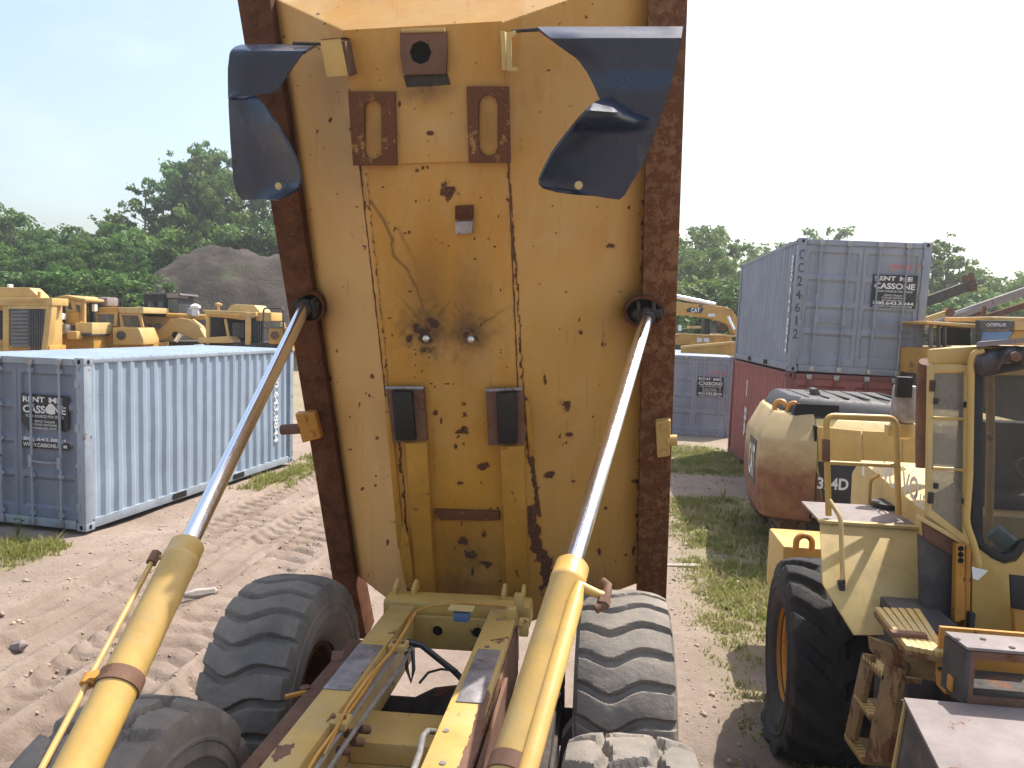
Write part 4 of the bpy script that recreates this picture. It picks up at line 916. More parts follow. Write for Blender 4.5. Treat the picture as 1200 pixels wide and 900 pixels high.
# front cross member with ribs, axle bracket, darkness of the axle
c0 = ty(455, 795, 3.95)
cm = rail('cross_member', -1.37, -.835, 3.62, 3.95, 1.02, 1.17, 'yellow_worn', .02)
m = MB(); m.box(-1.36, -.84, 3.60, 3.615, .62, 1.05); m.build('cross_plate', 'yellow_worn', cm)
for xx in (-1.12, -.92):
    m = MB(); m.box(xx, xx+.02, 3.54, 3.61, .70, 1.03); m.build('stiffener_rib', 'yellow_worn', cm, bevel=.004)
ab = rail('axle_bracket', -1.16, -.86, 3.25, 3.36, .78, .93, 'yellow_worn', .02)
for xx in (-1.10, -.92):
    m = MB(); m.lathe((xx, 3.25, .855), -Y, [(.04, 0), (.04, .03), (0, .035)], 8); m.build('bracket_bolt', 'primer', ab)
for yy in (4.87, 3.0):
    m = MB(); m.cyl((-2.3, yy, .64), (.25, yy, .64), .12, 20); m.lathe((-1.05, yy, .62), X, [(.12, -.35), (.21, -.18), (.24, 0), (.21, .18), (.12, .35)], 20); m.build('axle', 'dark', truck, smooth=True)
for xx in (-1.72, -.42):
    m = MB(); m.prism([(xx, 3.0, .82), (xx, 5.1, .82), (xx, 5.1, 1.0), (xx, 4.1, 1.08), (xx, 3.0, 1.0)], X*.10); m.build('bogie_beam', 'dark', truck, bevel=.01)
rail('frame_skirt', -.605, -.30, 2.6, 4.75, .84, .98, 'dark', .01)
m = MB(); m.cyl((-1.08, 1.6, .72), (-1.08, 4.8, .66), .05, 14); m.build('drive_shaft', 'dark', truck, smooth=True)
# pipes, cables and hoses along the left rail
def pxpath(pts): return [tz(x, y, z) for x, y, z in pts]
m = MB()
m.tube(pxpath([(482, 750, 1.33), (470, 775, 1.33), (440, 815, 1.33), (415, 850, 1.33), (395, 880, 1.33), (372, 915, 1.33)]), .0125, 8); m.build('hydraulic_pipe', 'pipe', L_, smooth=True)
m = MB(); m.tube(pxpath([(464, 758, 1.35), (452, 775, 1.35), (420, 822, 1.35), (392, 862, 1.35), (356, 915, 1.35)]), .0125, 8); m.build('hydraulic_pipe', 'pipe', L_, smooth=True)
m = MB(); m.tube(pxpath([(590, 706, 1.42), (540, 703, 1.43), (505, 706, 1.43), (486, 712, 1.42), (474, 733, 1.415), (455, 762, 1.41), (430, 790, 1.41), (405, 825, 1.41), (392, 850, 1.41), (370, 880, 1.41), (352, 910, 1.41)]), .008, 7); m.build('orange_cable', 'orangecable', L_, smooth=True)
m = MB(); m.tube(pxpath([(480, 715, 1.38), (468, 745, 1.37), (447, 770, 1.37), (425, 805, 1.37), (400, 840, 1.37), (378, 880, 1.37)]), .007, 7); m.build('orange_cable', 'orangecable', L_, smooth=True)
for x, y in ((466, 753), (396, 842)):
    c = tz(x, y, 1.38); m = MB(); m.obox(c, X, Y, Z, (-.06, .05), (-.05, .05), (-.02, .02)); b_ = m.build('cable_bracket', 'yellow_worn', L_, bevel=.005)
    for dx in (-.03, .025): m = MB(); m.lathe(c+X*dx+Z*.02, Z, [(.012, 0), (.012, .012), (0, .012)], 6); m.build('bracket_bolt', 'primer', b_)
for i, (y, xx) in enumerate(((855, 404), (865, 412), (875, 395), (850, 420))):
    c = tz(xx, y, 1.28); m = MB(); m.cyl(c, c+Vector((.03, .05, -.03)), .022, 10); m.build('pipe_fitting', 'primer', L_, smooth=True)
m = MB(); m.tube([td(476, 748, 4.7), td(492, 752, 4.75), td(512, 768, 4.75), td(530, 782, 4.75), td(540, 792, 4.7)], .02, 10); m.build('hydraulic_hose', 'hose', truck, smooth=True)
m = MB(); m.tube([td(474, 760, 4.6), td(475, 780, 4.6), td(480, 795, 4.55), td(483, 780, 4.6), td(482, 762, 4.65), td(474, 750, 4.7)], .012, 8); m.build('hydraulic_hose', 'hose', truck, smooth=True)
m = MB(); m.tube([td(490, 796, 4.5), td(500, 784, 4.6), td(515, 780, 4.7), td(535, 782, 4.7)], .008, 8); m.build('brake_line', 'hose', truck, smooth=True)
m = MB(); m.tube([td(508, 853, 3.75), td(500, 852, 3.7), td(494, 858, 3.6), td(490, 878, 3.4), td(482, 900, 3.2), td(470, 930, 3.0)], .015, 10); m.build('hydraulic_hose', 'pipe', truck, smooth=True)
m = MB(); m.tube([td(650, 815, 4.4), td(655, 808, 4.5), td(658, 818, 4.6), td(654, 835, 4.6)], .008, 8); m.build('brake_line', 'hose', truck, smooth=True)
k = tz(345, 812, 1.22); m = MB(); m.obox(k, Vector((.8, .6, 0)), Vector((-.6, .8, 0)), Z, (-.06, .06), (-.012, .012), (0, .022)); m.build('rail_latch', 'orange', L_, bevel=.004)
m = MB(); m.lathe(k+Vector((.03, .06, 0)), Z, [(.03, 0), (.03, .03), (0, .035)], 10); m.build('latch_knob', 'primer', L_, smooth=True)
for x, y, d in ((598, 716, 5.0), (612, 730, 4.9), (606, 700, 5.1)):
    c = td(x, y, d); m = MB(); m.obox(c, X, Y, Z, (-.03, .03), (-.03, .03), (-.06, .05)); m.build('valve_block', 'yellow_worn', truck, bevel=.008)

# ---- tyres
def tyre_mesh(R, W, nl, kind, groove=.036, rim=.33, nth=None):
    """one tyre about the x axis, centre at the origin"""
    nth = nth or nl*28; prof = []
    hw = W/2; sh = R-.055
    xt = np.linspace(-1, 1, 37)
    for x in xt: prof.append((x*hw*.93, R-.045*abs(x)**3.2, 1.))
    side = [(hw*.985, sh-.035, .6), (hw*1.0, sh-.10, 0), (hw*1.005, R*.795, 0), (hw*1.035, R*.785, 0), (hw*1.035, R*.765, 0), (hw*1.012, R*.755, 0), (hw*1.02, R*.70, 0), (hw*1.035, R*.69, 0), (hw*1.035, R*.675, 0), (hw*1.01, R*.665, 0), (hw*1.0, R*.62, 0), (hw*.9, R*.52, 0), (hw*.78, rim+.03, 0), (hw*.72, rim, 0)]
    pr = [(-x, r_, w) for x, r_, w in side[::-1]]+prof+side
    px = np.array([p[0] for p in pr]); prr = np.array([p[1] for p in pr]); pw = np.array([p[2] for p in pr])
    th = np.linspace(0, 2*pi, nth, endpoint=False); TH, XX = np.meshgrid(th, px, indexing='ij'); xn = XX/hw; ph = TH/(2*pi)*nl
    if kind == 'wave':
        w = .20*np.sin(xn*3.3-.5)+.06*np.sin(xn*6.5+.4); u = (ph+w+.02*(fbm(TH*9, XX*9, 5, 2)-.5)) % 1; dgr = np.abs(u-.5); g = sstep(.085+.03*np.abs(xn), .155, dgr); 
    elif kind == 'block':
        w = .55*np.abs(xn); u = (ph+w) % 1; g = sstep(.10, .15, np.abs(u-.5)); u2 = (ph+.5+.35*xn) % 1; g2 = sstep(.07, .11, np.abs(u2-.5))
        zig = .40+.07*np.sin(ph*2*pi); c = sstep(.05, .085, np.abs(np.abs(xn)-zig)); inner = (np.abs(xn) < zig); g = np.where(inner, g2, g)*c
    else:
        w = .9*np.abs(xn); u = (ph+w+np.where(xn > 0, .5, 0)) % 1; g = np.maximum(sstep(.16, .26, np.abs(u-.5)), sstep(.26, .14, np.abs(xn))*.8)
    rr_ = prr[None, :]-(1-g)*groove*pw[None, :]; ring = 1.
    chew = (fbm(TH*14, XX*22, 77, 3)-.5)*.006*pw[None, :]; rr_ = rr_*ring+chew
    V = np.stack([XX, -np.sin(TH)*rr_, np.cos(TH)*rr_], -1); n, mm = TH.shape
    V = V.reshape(-1, 3); i = np.arange(n); j = np.arange(mm-1); a = i[:, None]*mm+j[None]; b = ((i+1) % n)[:, None]*mm+j[None]
    return V, np.stack([a, a+1, b+1, b], -1).reshape(-1, 4)
def rim_mesh(m, c, s, Rr, W, ax=X):
    c = Vector(c); m.lathe(c, ax*s, [(Rr*1.03, W*.42), (Rr*1.03, W*.36), (Rr*.95, W*.34), (Rr*.86, W*.10), (Rr*.84, -W*.02), (Rr*.55, -W*.04), (Rr*.5, W*.06), (Rr*.30, W*.08), (Rr*.28, W*.16), (0, W*.17)], 36)
    m.lathe(c, -ax*s, [(Rr*1.03, W*.42), (Rr*1.03, W*.36), (Rr*.95, W*.34), (Rr*.84, W*.02)], 36)
def wheel(parent, c, R, W, nl, kind, mat, rimmat, side, rot=0., label=None, Rr=.33, squash=0., yawrot=0.):
    V, F = tyre_mesh(R, W, nl, kind, rim=Rr, groove={'wave': .04, 'block': .045, 'lug': .045}[kind])
    if rot: V = np.stack([V[:, 0], V[:, 1]*cos(rot)-V[:, 2]*sin(rot), V[:, 1]*sin(rot)+V[:, 2]*cos(rot)], -1)
    c = Vector(c); b = BASE[parent.name]
    if squash:
        floor = -R+squash; z = V[:, 2]; below = np.clip((floor+.12-z)/.3, 0, 1); V[:, 2] = np.where(z < floor, floor+(z-floor)*.06, z); V[:, 0] += np.sign(V[:, 0])*below*.16*W/.6*(np.abs(V[:, 0])/(W/2)); V[:, 1] *= 1+below*.10
    if yawrot: V = np.stack([V[:, 0]*cos(yawrot)-V[:, 1]*sin(yawrot), V[:, 0]*sin(yawrot)+V[:, 1]*cos(yawrot), V[:, 2]], -1)
    ty_ = np_mesh('tyre', V+np.array(c), F, mat, parent, b); ty_.data.set_sharp_from_angle(angle=radians(40))
    if label: ty_['label'] = label
    ax = Vector((cos(yawrot), sin(yawrot), 0)); m = MB(); rim_mesh(m, c, side, Rr, W, ax); r_ = m.build('wheel_rim', rimmat, ty_, smooth=True)
    e, f = Vector((-sin(yawrot), cos(yawrot), 0)), Z
    for a in np.linspace(0, 2*pi, 13)[:-1]: m = MB(); m.lathe(c+(e*cos(a)+f*sin(a))*Rr*.68+ax*side*(-W*.03), ax*side, [(.018, 0), (.018, .03), (0, .032)], 6); m.build('wheel_nut', rimmat, ty_)
    return ty_
wheel(truck, (.085, 4.87, .765), .80, .60, 25, 'wave', 'tyre', 'bracket', -1, .05, 'sunlit rear tyre with wavy worn lugs, right side')
wheel(truck, (-2.30, 4.87, .765), .80, .60, 25, 'wave', 'tyre', 'bracket', 1, .11, 'shaded rear tyre with wavy worn lugs, left side')
wheel(truck, (.09, 2.98, .765), .80, .60, 16, 'block', 'tyre', 'bracket', -1, .02, 'front bogie tyre with block tread, right side')
wheel(truck, (-2.28, 3.02, .765), .80, .60, 16, 'block', 'tyre', 'bracket', 1, .09, 'front bogie tyre with block tread, left side')
m = MB(); m.prism([ty(656, 862, 3.75), ty(668, 845, 3.75), ty(672, 900, 3.75), ty(650, 905, 3.75)], Y*.1); m.build('mud_guard', 'black', truck)
# ================================================================== WHEEL LOADER at right
LB = Vector((2.2, 6.0, 0))
ld = thing('wheel_loader', 'weathered yellow wheel loader at the right edge, with flat tyre and torn cab lining', 'wheel loader', LB)
def pp(name, pts, p0, n, th, mat, parent, bevel=.004, **k):
    """a plate whose outline lies in a real plane; th metres thick, away from the eye"""
    n = Vector(n).normalized(); v = [plane_pt(x, y, p0, n) for x, y in pts]; dv = n*th if n.dot(Vector(p0)-EYE) > 0 else -n*th
    m = MB(); m.prism(v, dv); return m.build(name, mat, parent, bevel=bevel, **k)
def tb(name, pts, r, mat, parent, seg=12, **k):
    m = MB(); m.tube(pts, r, seg); return m.build(name, mat, parent, smooth=True, **k)
def rnd(pts, r=.06, n=5):
    """round the corners of a tube path"""
    pts = [Vector(p) for p in pts]; out = [pts[0]]
    for a, b, c in zip(pts, pts[1:], pts[2:]):
        d1 = (a-b); d2 = (c-b); k = min(r, d1.length*.45, d2.length*.45); p, q = b+d1.normalized()*k, b+d2.normalized()*k
        for i in range(n+1): t = i/n; out.append(p*(1-t)**2+b*2*t*(1-t)+q*t*t)
    return out+[pts[-1]]
wheel(ld, (1.76, 6.2, .70), .80, .62, 17, 'lug', 'tyre_dark', 'orange', -1, .05, 'flat rear tyre with deep lugs', Rr=.36, squash=.13, yawrot=radians(-4))
m = MB(); m.cyl((1.9, 6.2, .7), (3.7, 6.2, .7), .18, 16); m.build('axle', 'dark', ld, smooth=True)
# fender: sloping front plate and flat top
fn = Vector((0, -.74, .67)); fp = wd(1000, 614, 5.25)
fplate = pp('fender', [(961, 613), (1078, 621), (1080, 716), (1040, 744), (1001, 744), (964, 684)], fp, fn, .015, 'cream', ld, .003)
a, b_ = plane_pt(960, 613, fp, fn), plane_pt(1079, 621, fp, fn)
m = MB(); m.prism([a-Y*.012, b_-Y*.012, b_+Y*.62, a+Y*.60+X*.02], Z*.02); m.build('fender_top', 'deckgrey', fplate, bevel=.004)
m = MB(); m.prism([a-Y*.014+Z*.001, b_-Y*.014+Z*.001, b_+Y*.035+Z*.001, a+Y*.035+Z*.001], Z*.022); m.build('fender_lip', 'cream', fplate, bevel=.003)
# handrail hoop and grab tube
h0 = 5.5; H_ = lambda x, y, Y_=h0: wy(x, y, Y_)
tb('handrail', rnd([H_(971, 604), H_(968, 487), H_(1050, 490, 5.62), H_(1053, 603, 5.62)], .07), .022, 'yellow', ld)
tb('handrail_bar', [H_(969, 542), H_(1052, 546, 5.62)], .015, 'yellow', ld)
pp('rail_sleeve', [(965, 515), (973, 515), (973, 541), (965, 541)], (0, h0-.03, 0), (0, 1, 0), .05, 'primer', ld)
tb('grab_tube', rnd([H_(972, 586, 5.4), H_(977, 594, 5.36), H_(985, 606, 5.3), H_(988, 685, 5.12)], .05), .016, 'cream', ld)
pp('grab_mount', [(983, 682), (991, 680), (990, 706), (984, 710)], (0, 5.1, 0), (0, 1, 0), .04, 'dark', ld)
# hood with lettering, filler, side bits
hood_x = 2.16
m = MB(); m.prism([(hood_x, 5.35, 1.3), (hood_x, 6.9, 1.3), (hood_x, 6.95, 2.12), (hood_x, 6.75, 2.27), (hood_x, 5.35, 2.16)], X*1.2); hood = m.build('engine_hood', 'cream', ld, bevel=.03)
lo = plane_pt(1056, 563, (hood_x, 0, 0), X); text('VOLVO', hood, 'decalw', lo, -Y, Z, .17, .70, .03, push=.012); lo2 = plane_pt(1083, 588, (hood_x, 0, 0), X); text('L150', hood, 'decalw', lo2, -Y, Z, .10, .24, .02, push=.012)
pp('grille_panel', [(1013, 545), (1028, 545), (1029, 598), (1012, 598)], (0, 6.6, 0), (0, 1, 0), .06, 'white', ld)
tb('grab_handle', rnd([wy(1018, 598, 6.2), wy(1020, 562, 6.2), wy(1030, 557, 6.1)], .04), .014, 'yellow', ld)
m = MB(); c = wd(1042, 596, 5.75); m.tube(arc(c, .10, pi, 2*pi, 10, X, Z), .05, 10); m.lathe(c-Z*.05, Z, [(0, 0), (.13, 0), (.13, .10), (0, .10)], 18); m.build('work_lamp', 'black', ld, smooth=True)
# exhaust stack and pre-cleaner
tb('exhaust_stack', [wd(1083, 548, 5.75), wd(1083, 500, 5.75), wd(1084, 436, 5.75), wd(1086, 424, 5.7)], [.062, .062, .06, .055], 'primer', ld)
c = wd(1060, 470, 6.3); m = MB(); m.lathe(c-Z*.18, Z, [(0, 0), (.085, 0), (.10, .03), (.10, .28), (.09, .31), (.03, .32), (.03, .36), (0, .36)], 20); pcn = m.build('air_cleaner', 'steel_worn', ld, smooth=True)
m = MB(); m.lathe(c-Z*.32, Z, [(.05, 0), (.10, .02), (.10, .13), (.06, .14)], 16); m.obox(c-Z*.30, X, Y, Z, (-.13, .10), (-.05, .05), (0, .09)); m.build('cleaner_mount', 'yellow_worn', ld, bevel=.006)
c = wd(1061, 449, 6.0); m = MB(); m.obox(c, X, Y, Z, (-.06, .06), (0, .06), (-.12, .05)); m.build('mirror', 'black', ld, bevel=.01)
# rear counterweight with lifting eye
c = wd(918, 640, 7.4); m = MB(); m.box(c.x, c.x+2.0, c.y, c.y+.7, .62, c.z); cw = m.build('counterweight', 'yellow', ld, bevel=.03)
m = MB(); m.prism([(c.x+.16, c.y-.012, c.z-.10), (c.x+.5, c.y-.012, c.z-.10), (c.x+.5, c.y-.012, .75), (c.x+.13, c.y-.012, .75)], Y*-.01); m.build('counterweight_panel', 'orange', cw)
e = wd(942, 642, 7.3); m = MB(); m.tube([e-X*.075-Z*.02]+arc(e+Z*.05, .075, pi, 0, 12, X, Z)+[e+X*.075-Z*.02], .03, 10); m.build('lifting_eye', 'orange', cw, smooth=True)
# cab
CY = 4.88; CP = (0, CY, 0); CN = (0, 1, 0)
Q = lambda x, y, Y_=CY: wy(x, y, Y_)
cab0 = Q(1087, 500)
m = MB(); zr_, zt_ = 3.17, 3.31; m.prism([Q(1087, 409)+Z*.0, Q(1146, 405), Vector((3.6, CY, zt_)), Vector((3.6, CY, zr_)), Q(1146, 427), Q(1087, 427)], Vector((.62, 1.25, 0))); m.build('cab_roof', 'yellow', ld, bevel=.02)
dn = Vector((-.10, -.99, 0)).normalized(); dp = Q(1112, 500)-Y*.03
D = lambda x, y: plane_pt(x, y, dp, dn)
door_o = [(1089, 428), (1137, 428), (1136, 640), (1086, 604)]; door_i = [(1095, 435), (1131, 435), (1129, 626), (1092, 597)]
m = MB(); m.ring([D(*p) for p in door_o], [D(*p) for p in door_i], Y*.04); dr = m.build('cab_door', 'cream', ld, bevel=.005, label='narrow pale-framed glazed door of three panes')
for y0, y1, xl0, xl1 in ((437, 488, 1094, 1094), (492, 547, 1093.5, 1093)):
    m = MB(); m.prism([D(xl0, y0)+Y*.02, D(1131, y0)+Y*.02, D(1130, y1+2)+Y*.02, D(xl1, y1)+Y*.02], Y*.006); m.build('window_pane', 'glass_dirty', dr)
m = MB(); m.prism([D(1093, 551)+Y*.02, D(1130, 554)+Y*.02, D(1129, 626)+Y*.02, D(1092, 597)+Y*.02], Y*.006); m.build('window_pane', 'glass_dirty', dr)
for p, q in (((1094, 490), (1131, 491)), ((1093, 549), (1130, 551))): tb('window_bar', [D(*p), D(*q)], .009, 'yellow', dr, 8)
for p in ((1091, 452), (1089, 583)):
    m = MB(); k = D(*p); m.obox(k, X, Y, Z, (-.012, .02), (-.02, .0), (-.035, .035)); m.build('door_hinge', 'dark', dr, bevel=.005)
for p in ((1096, 470), (1131, 474), (1096, 569), (1129, 587)):
    m = MB(); k = D(*p); m.obox(k, X, Y, Z, (-.012, .012), (-.02, .0), (-.018, .018)); m.build('glass_clip', 'black', dr, bevel=.003)
tb('cab_grab_rail', rnd([Q(1152, 411, 4.78), Q(1141, 414, 4.78), Q(1138, 424, 4.78), Q(1136, 560, 4.78), Q(1132, 612, 4.78), Q(1142, 640, 4.76), Q(1147, 662, 4.75), Q(1143, 668, 4.78)], .05), .02, 'yellow', ld)
pp('cab_post', [(1139, 428), (1152, 428), (1152, 640), (1140, 640)], (0, CY-.01, 0), CN, .08, 'cabin', ld)
# big front window in a dark rounded gasket
go = [(1143, 432), (1215, 420), (1262, 420), (1262, 640), (1212, 640), (1200, 643), (1190, 656), (1177, 659), (1163, 653), (1150, 643), (1140, 626)]
gi = [(1152, 442), (1215, 430), (1255, 430), (1255, 632), (1210, 632), (1197, 635), (1187, 647), (1177, 650), (1166, 645), (1155, 637), (1149, 622)]
m = MB(); m.ring([Q(*p) for p in go], [Q(*p) for p in gi], Y*.05); gk = m.build('windscreen_gasket', 'black', ld, bevel=.006)
m = MB(); m.prism([Q(*p)+Y*.025 for p in gi], Y*.006); m.build('windscreen', 'glass_dark', gk)
pp('cab_skin', [(1140, 640), (1150, 645), (1163, 655), (1177, 661), (1191, 658), (1201, 645), (1212, 642), (1265, 642), (1265, 800), (1138, 782)], (0, CY+.012, 0), CN, .03, 'yellow', ld)
pp('cab_lower_panel', [(1077, 626), (1120, 652), (1119, 742), (1080, 738)], (0, CY+.03, 0), CN, .04, 'charcoal', ld)
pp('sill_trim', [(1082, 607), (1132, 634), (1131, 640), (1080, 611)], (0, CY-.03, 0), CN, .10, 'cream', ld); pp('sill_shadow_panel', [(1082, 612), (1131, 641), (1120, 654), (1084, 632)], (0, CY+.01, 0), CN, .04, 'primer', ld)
pp('hinge_post', [(1121, 638), (1131, 636), (1131, 726), (1119, 730)], (0, CY-.05, 0), CN, .06, 'orange', ld, .006); pp('hinge_post', [(1132, 640), (1138, 640), (1137, 738), (1130, 738)], (0, CY-.02, 0), CN, .06, 'orange', ld, .006)
for y in (643, 650, 657): k = Q(1126, y, CY-.052); m = MB(); m.lathe(k, -Y, [(.018, -.002), (.014, .004), (0, .004)], 10); m.build('latch_hole', 'hole', ld)
m = MB(); k = Q(1137, 728, CY-.04); m.obox(k, X, Y, Z, (-.015, .015), (-.03, .02), (-.06, .06)); m.obox(k-Z*.07, X, Y, Z, (-.005, .06), (-.02, .0), (-.012, .012)); m.build('door_latch', 'dark', ld, bevel=.004)
m = MB(); m.prism([Q(*p, 4.73) for p in ((1139, 664), (1158, 669), (1146, 680), (1140, 678))], Y*.004); m.build('paper_tag', 'white', ld)
pp('rubber_flap', [(1184, 674), (1203, 676), (1203, 716), (1186, 713)], (0, 4.70, 0), CN, .02, 'black', ld)
pp('corner_post', [(1188, 712), (1214, 715), (1214, 790), (1192, 770)], (0, 4.74, 0), CN, .05, 'orange', ld)
# inside the cab
m = MB(); k = Q(1176, 632, 5.05); m.cyl(k+Vector((-.07, 0, .05)), k+Vector((.05, -.05, -.05)), .055, 16); m.build('blue_bottle', M('teal_plastic', (.05, .22, .24), .4), ld, smooth=True)
m = MB(); m.box(2.62, 3.1, 5.5, 5.95, 2.0, 2.25); m.box(2.62, 3.1, 5.88, 6.02, 2.2, 2.75); m.build('driver_seat', 'cabin', ld, bevel=.05)
tb('steering_column', [(2.85, 5.05, 2.0), (2.85, 5.25, 2.45)], .03, 'cabin', ld); m = MB(); m.lathe((2.85, 5.26, 2.47), Vector((0, -.5, .86)), [(.17, -.012), (.19, 0), (.17, .012), (.155, 0)], 24, True); m.build('steering_wheel', 'black', ld, smooth=True)
for xa_, ya_ in ((2.72, 6.1), (3.5, 6.15), (3.5, 4.95)):
    m = MB(); m.box(xa_-.05, xa_+.05, ya_-.05, ya_+.05, 1.9, 3.18); m.build('cab_post', 'cabin', ld, bevel=.01)
m = MB(); m.box(2.7, 3.5, 6.1, 6.15, 1.6, 2.35); m.build('cab_back', 'cabin', ld)
m = MB(); m.prism([(2.02, 4.96, 1.55), (3.5, 4.96, 1.55), (3.5, 6.1, 1.55), (2.65, 6.1, 1.55)], Z*.4); m.build('cab_floor', 'cabin', ld)
tb('interior_tube', [Q(1158, 640, 5.3), Q(1161, 520, 5.3), Q(1160, 440, 5.3)], .026, 'yellow_worn', ld)
# torn roof lining
R_ = []
for i in range(22):
    t = i/21; row = []
    for j in range(9):
        s = j/8; x = 1147+t*80; y0 = 407+2*sin(t*9); y1 = 434-10*t+5*sin(t*11)+(3 if t < .3 else 0); row.append(wy(x-(6*s if t < .15 else 0), y0+(y1-y0)*s, 4.80-.07*sin(pi*s)+.02*sin(t*23+s*4)))
    R_.append(row)
m = MB(); m.grid(R_); m.build('torn_roof_lining', 'charcoal', ld, smooth=True)
m = MB(); m.prism([wy(1144, 407, 4.75), wy(1240, 398, 4.75), wy(1240, 398, 5.6), wy(1150, 405, 5.6)], Z*.03); m.build('roof_skin', 'deckgrey', ld)
m = MB(); m.lathe(wy(1189, 418, 4.70), -Y, [(.03, 0), (.03, .02), (0, .03)], 12); m.build('roof_bolt', 'primer', ld, smooth=True)
# ribbed step platform and ladder
z0 = 1.765; pa = wz(1024, 716, z0); pb = wz(1062, 762, z0); pc_ = wz(1112, 772, z0); pd = wz(1078, 718, z0)
ped = thing  # (platform is part of the loader)
m = MB(); m.prism([pa, pb, pc_, pd], -Z*.03); plat = m.build('step_platform', 'oldstep', ld, bevel=.004)
for i in range(6):
    t = (i+.5)/6; p = pa.lerp(pd, t); q = pb.lerp(pc_, t); m = MB(); m.bar(p+Z*.012, q+Z*.012, .034, .03); m.build('tread_rib', 'yellow_worn', plat, bevel=.008)
m = MB(); m.obox(pb.lerp(pc_, .35)+Vector((0, .12, .02)), X, Y, Z, (-.10, .08), (0, .05), (0, .03)); m.build('mud_lump', 'primer', plat, bevel=.012)
tr = [wz(1043, 755, z0+.03)]
m = MB(); m.prism([wy(1020, 748, 4.35), wy(1058, 762, 4.05), wy(1100, 775, 4.05), wy(1100, 800, 4.05), wy(1052, 790, 4.1), wy(1022, 765, 4.35)], Y*.05); m.build('platform_edge', 'oldstep', ld, bevel=.004)
lx = 1.57
Lp = lambda x, y: plane_pt(x, y, (lx, 0, 0), X)
m = MB(); m.prism([Lp(1010, 765), Lp(1022, 768), Lp(1000, 868), Lp(989, 862)], X*.03); m.build('ladder_side', 'oldstep', ld, bevel=.003)
m = MB(); m.prism([Lp(1037, 775), Lp(1056, 784), Lp(1040, 893), Lp(1012, 893)], X*.03); lside = m.build('ladder_side', 'oldstep', ld, bevel=.003)
for (x0, y0), (x1, y1) in (((1012, 771), (1036, 792)), ((1002, 816), (1020, 840)), ((990, 862), (1010, 890))):
    p, q = Lp(x0, y0), Lp(x1, y1); m = MB(); m.prism([p, q, q+X*.20, p+X*.20], -Z*.03); trd = m.build('ladder_tread', 'oldstep', ld, bevel=.003)
    for i in range(7):
        t = (i+.3)/7; k = p.lerp(q, t); m = MB(); m.obox(k, X, Y, Z, (-.004, .06), (-.012, .012), (-.004, .014)); m.build('tread_tooth', 'yellow_worn', trd)
# dark chassis behind ladder, bracket box, grey deck
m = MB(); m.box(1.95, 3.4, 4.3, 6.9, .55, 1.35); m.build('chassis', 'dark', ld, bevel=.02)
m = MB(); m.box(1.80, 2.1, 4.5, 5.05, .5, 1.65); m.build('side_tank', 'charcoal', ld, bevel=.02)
bz = 1.905; q0, q1, q2, q3 = wz(1107, 743, bz), wz(1133, 762, bz)-Y*.0, wz(1207, 768, bz), wz(1172, 748, bz)
m = MB(); m.prism([q0, q1, q2+X*.15, q3+X*.15], Z*.015); lb = m.build('lamp_bracket', 'deckgrey', ld, bevel=.003)
for x, y in ((1122, 749), (1152, 749), (1186, 759)):
    m = MB(); m.lathe(wz(x, y, bz+.016), Z, [(.014, 0), (.014, .003), (0, .003)], 8); m.build('bolt_hole', 'dark', lb)
m = MB(); m.prism([q0-Z*.004, q1-Z*.004, q1-Z*.26, q0-Z*.26], X*.02); m.build('bracket_side', 'charcoal', lb)
m = MB(); d_ = (q2+X*.15-q1); fr = [q1-Z*.004, q2+X*.15-Z*.004, q2+X*.15-Z*.26, q1-Z*.26]; inn = [q1+d_*.10-Z*.04, q1+d_*.92-Z*.04, q1+d_*.92-Z*.22, q1+d_*.10-Z*.22]
m.ring(fr, inn, Y*.02); m.build('bracket_frame', 'primer', lb); m = MB(); m.prism([p+Y*.28 for p in fr], Y*.02); m.build('bracket_back', 'orange', lb)
m = MB(); m.prism([fr[3]+Z*.03+Y*.02, fr[2]+Z*.03+Y*.02, fr[2]+Z*.03+Y*.28, fr[3]+Z*.03+Y*.28], Z*.02); m.build('bracket_floor', 'dark', lb)
m = MB(); m.obox(q0.lerp(q1, .5)-Z*.20, X, Y, Z, (-.012, .0), (-.02, .03), (-.04, .03)); m.build('amber_reflector', 'orange', lb, bevel=.004)
m = MB(); k = wy(1160, 808, 3.75); m.obox(k, X, Y, Z, (-.2, .12), (0, .12), (-.05, .03)); m.build('bracket_arm', 'orange', ld, bevel=.015)
dz = 1.66; e0, e1 = wz(1059, 817, dz), wz(1103, 905, dz-.03)
m = MB(); m.prism([e0, e1, e1+(e1-e0)*.5, e1+(e1-e0)*.5+X*1.6, e0+X*1.6], -Z*.02); fd = m.build('front_fender_deck', 'deckgrey', ld, bevel=.004, label='flat dusty grey deck plate in full sun')
e2 = e1+(e1-e0)*.5
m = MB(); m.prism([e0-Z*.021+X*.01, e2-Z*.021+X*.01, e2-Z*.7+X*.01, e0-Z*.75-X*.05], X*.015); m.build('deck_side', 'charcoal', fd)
m = MB(); m.prism([e0-Z*.024, e0-Z*.024+X*.02, e0-Z*.75-X*.04, e0-Z*.75-X*.07], Y*-.02); m.build('deck_edge', 'yellow_worn', fd)
m = MB(); m.prism([e0-Z*.025+Y*.012, e0-Z*.025+Y*.012+X*1.5, e0-Z*.5+Y*.012+X*1.5, e0-Z*.5+Y*.012], Y*.02); m.build('deck_back', 'dark', fd)
m = MB(); m.box(2.0, 3.2, 2.2, 3.4, .4, 1.5); m.build('front_frame', 'dark', ld)

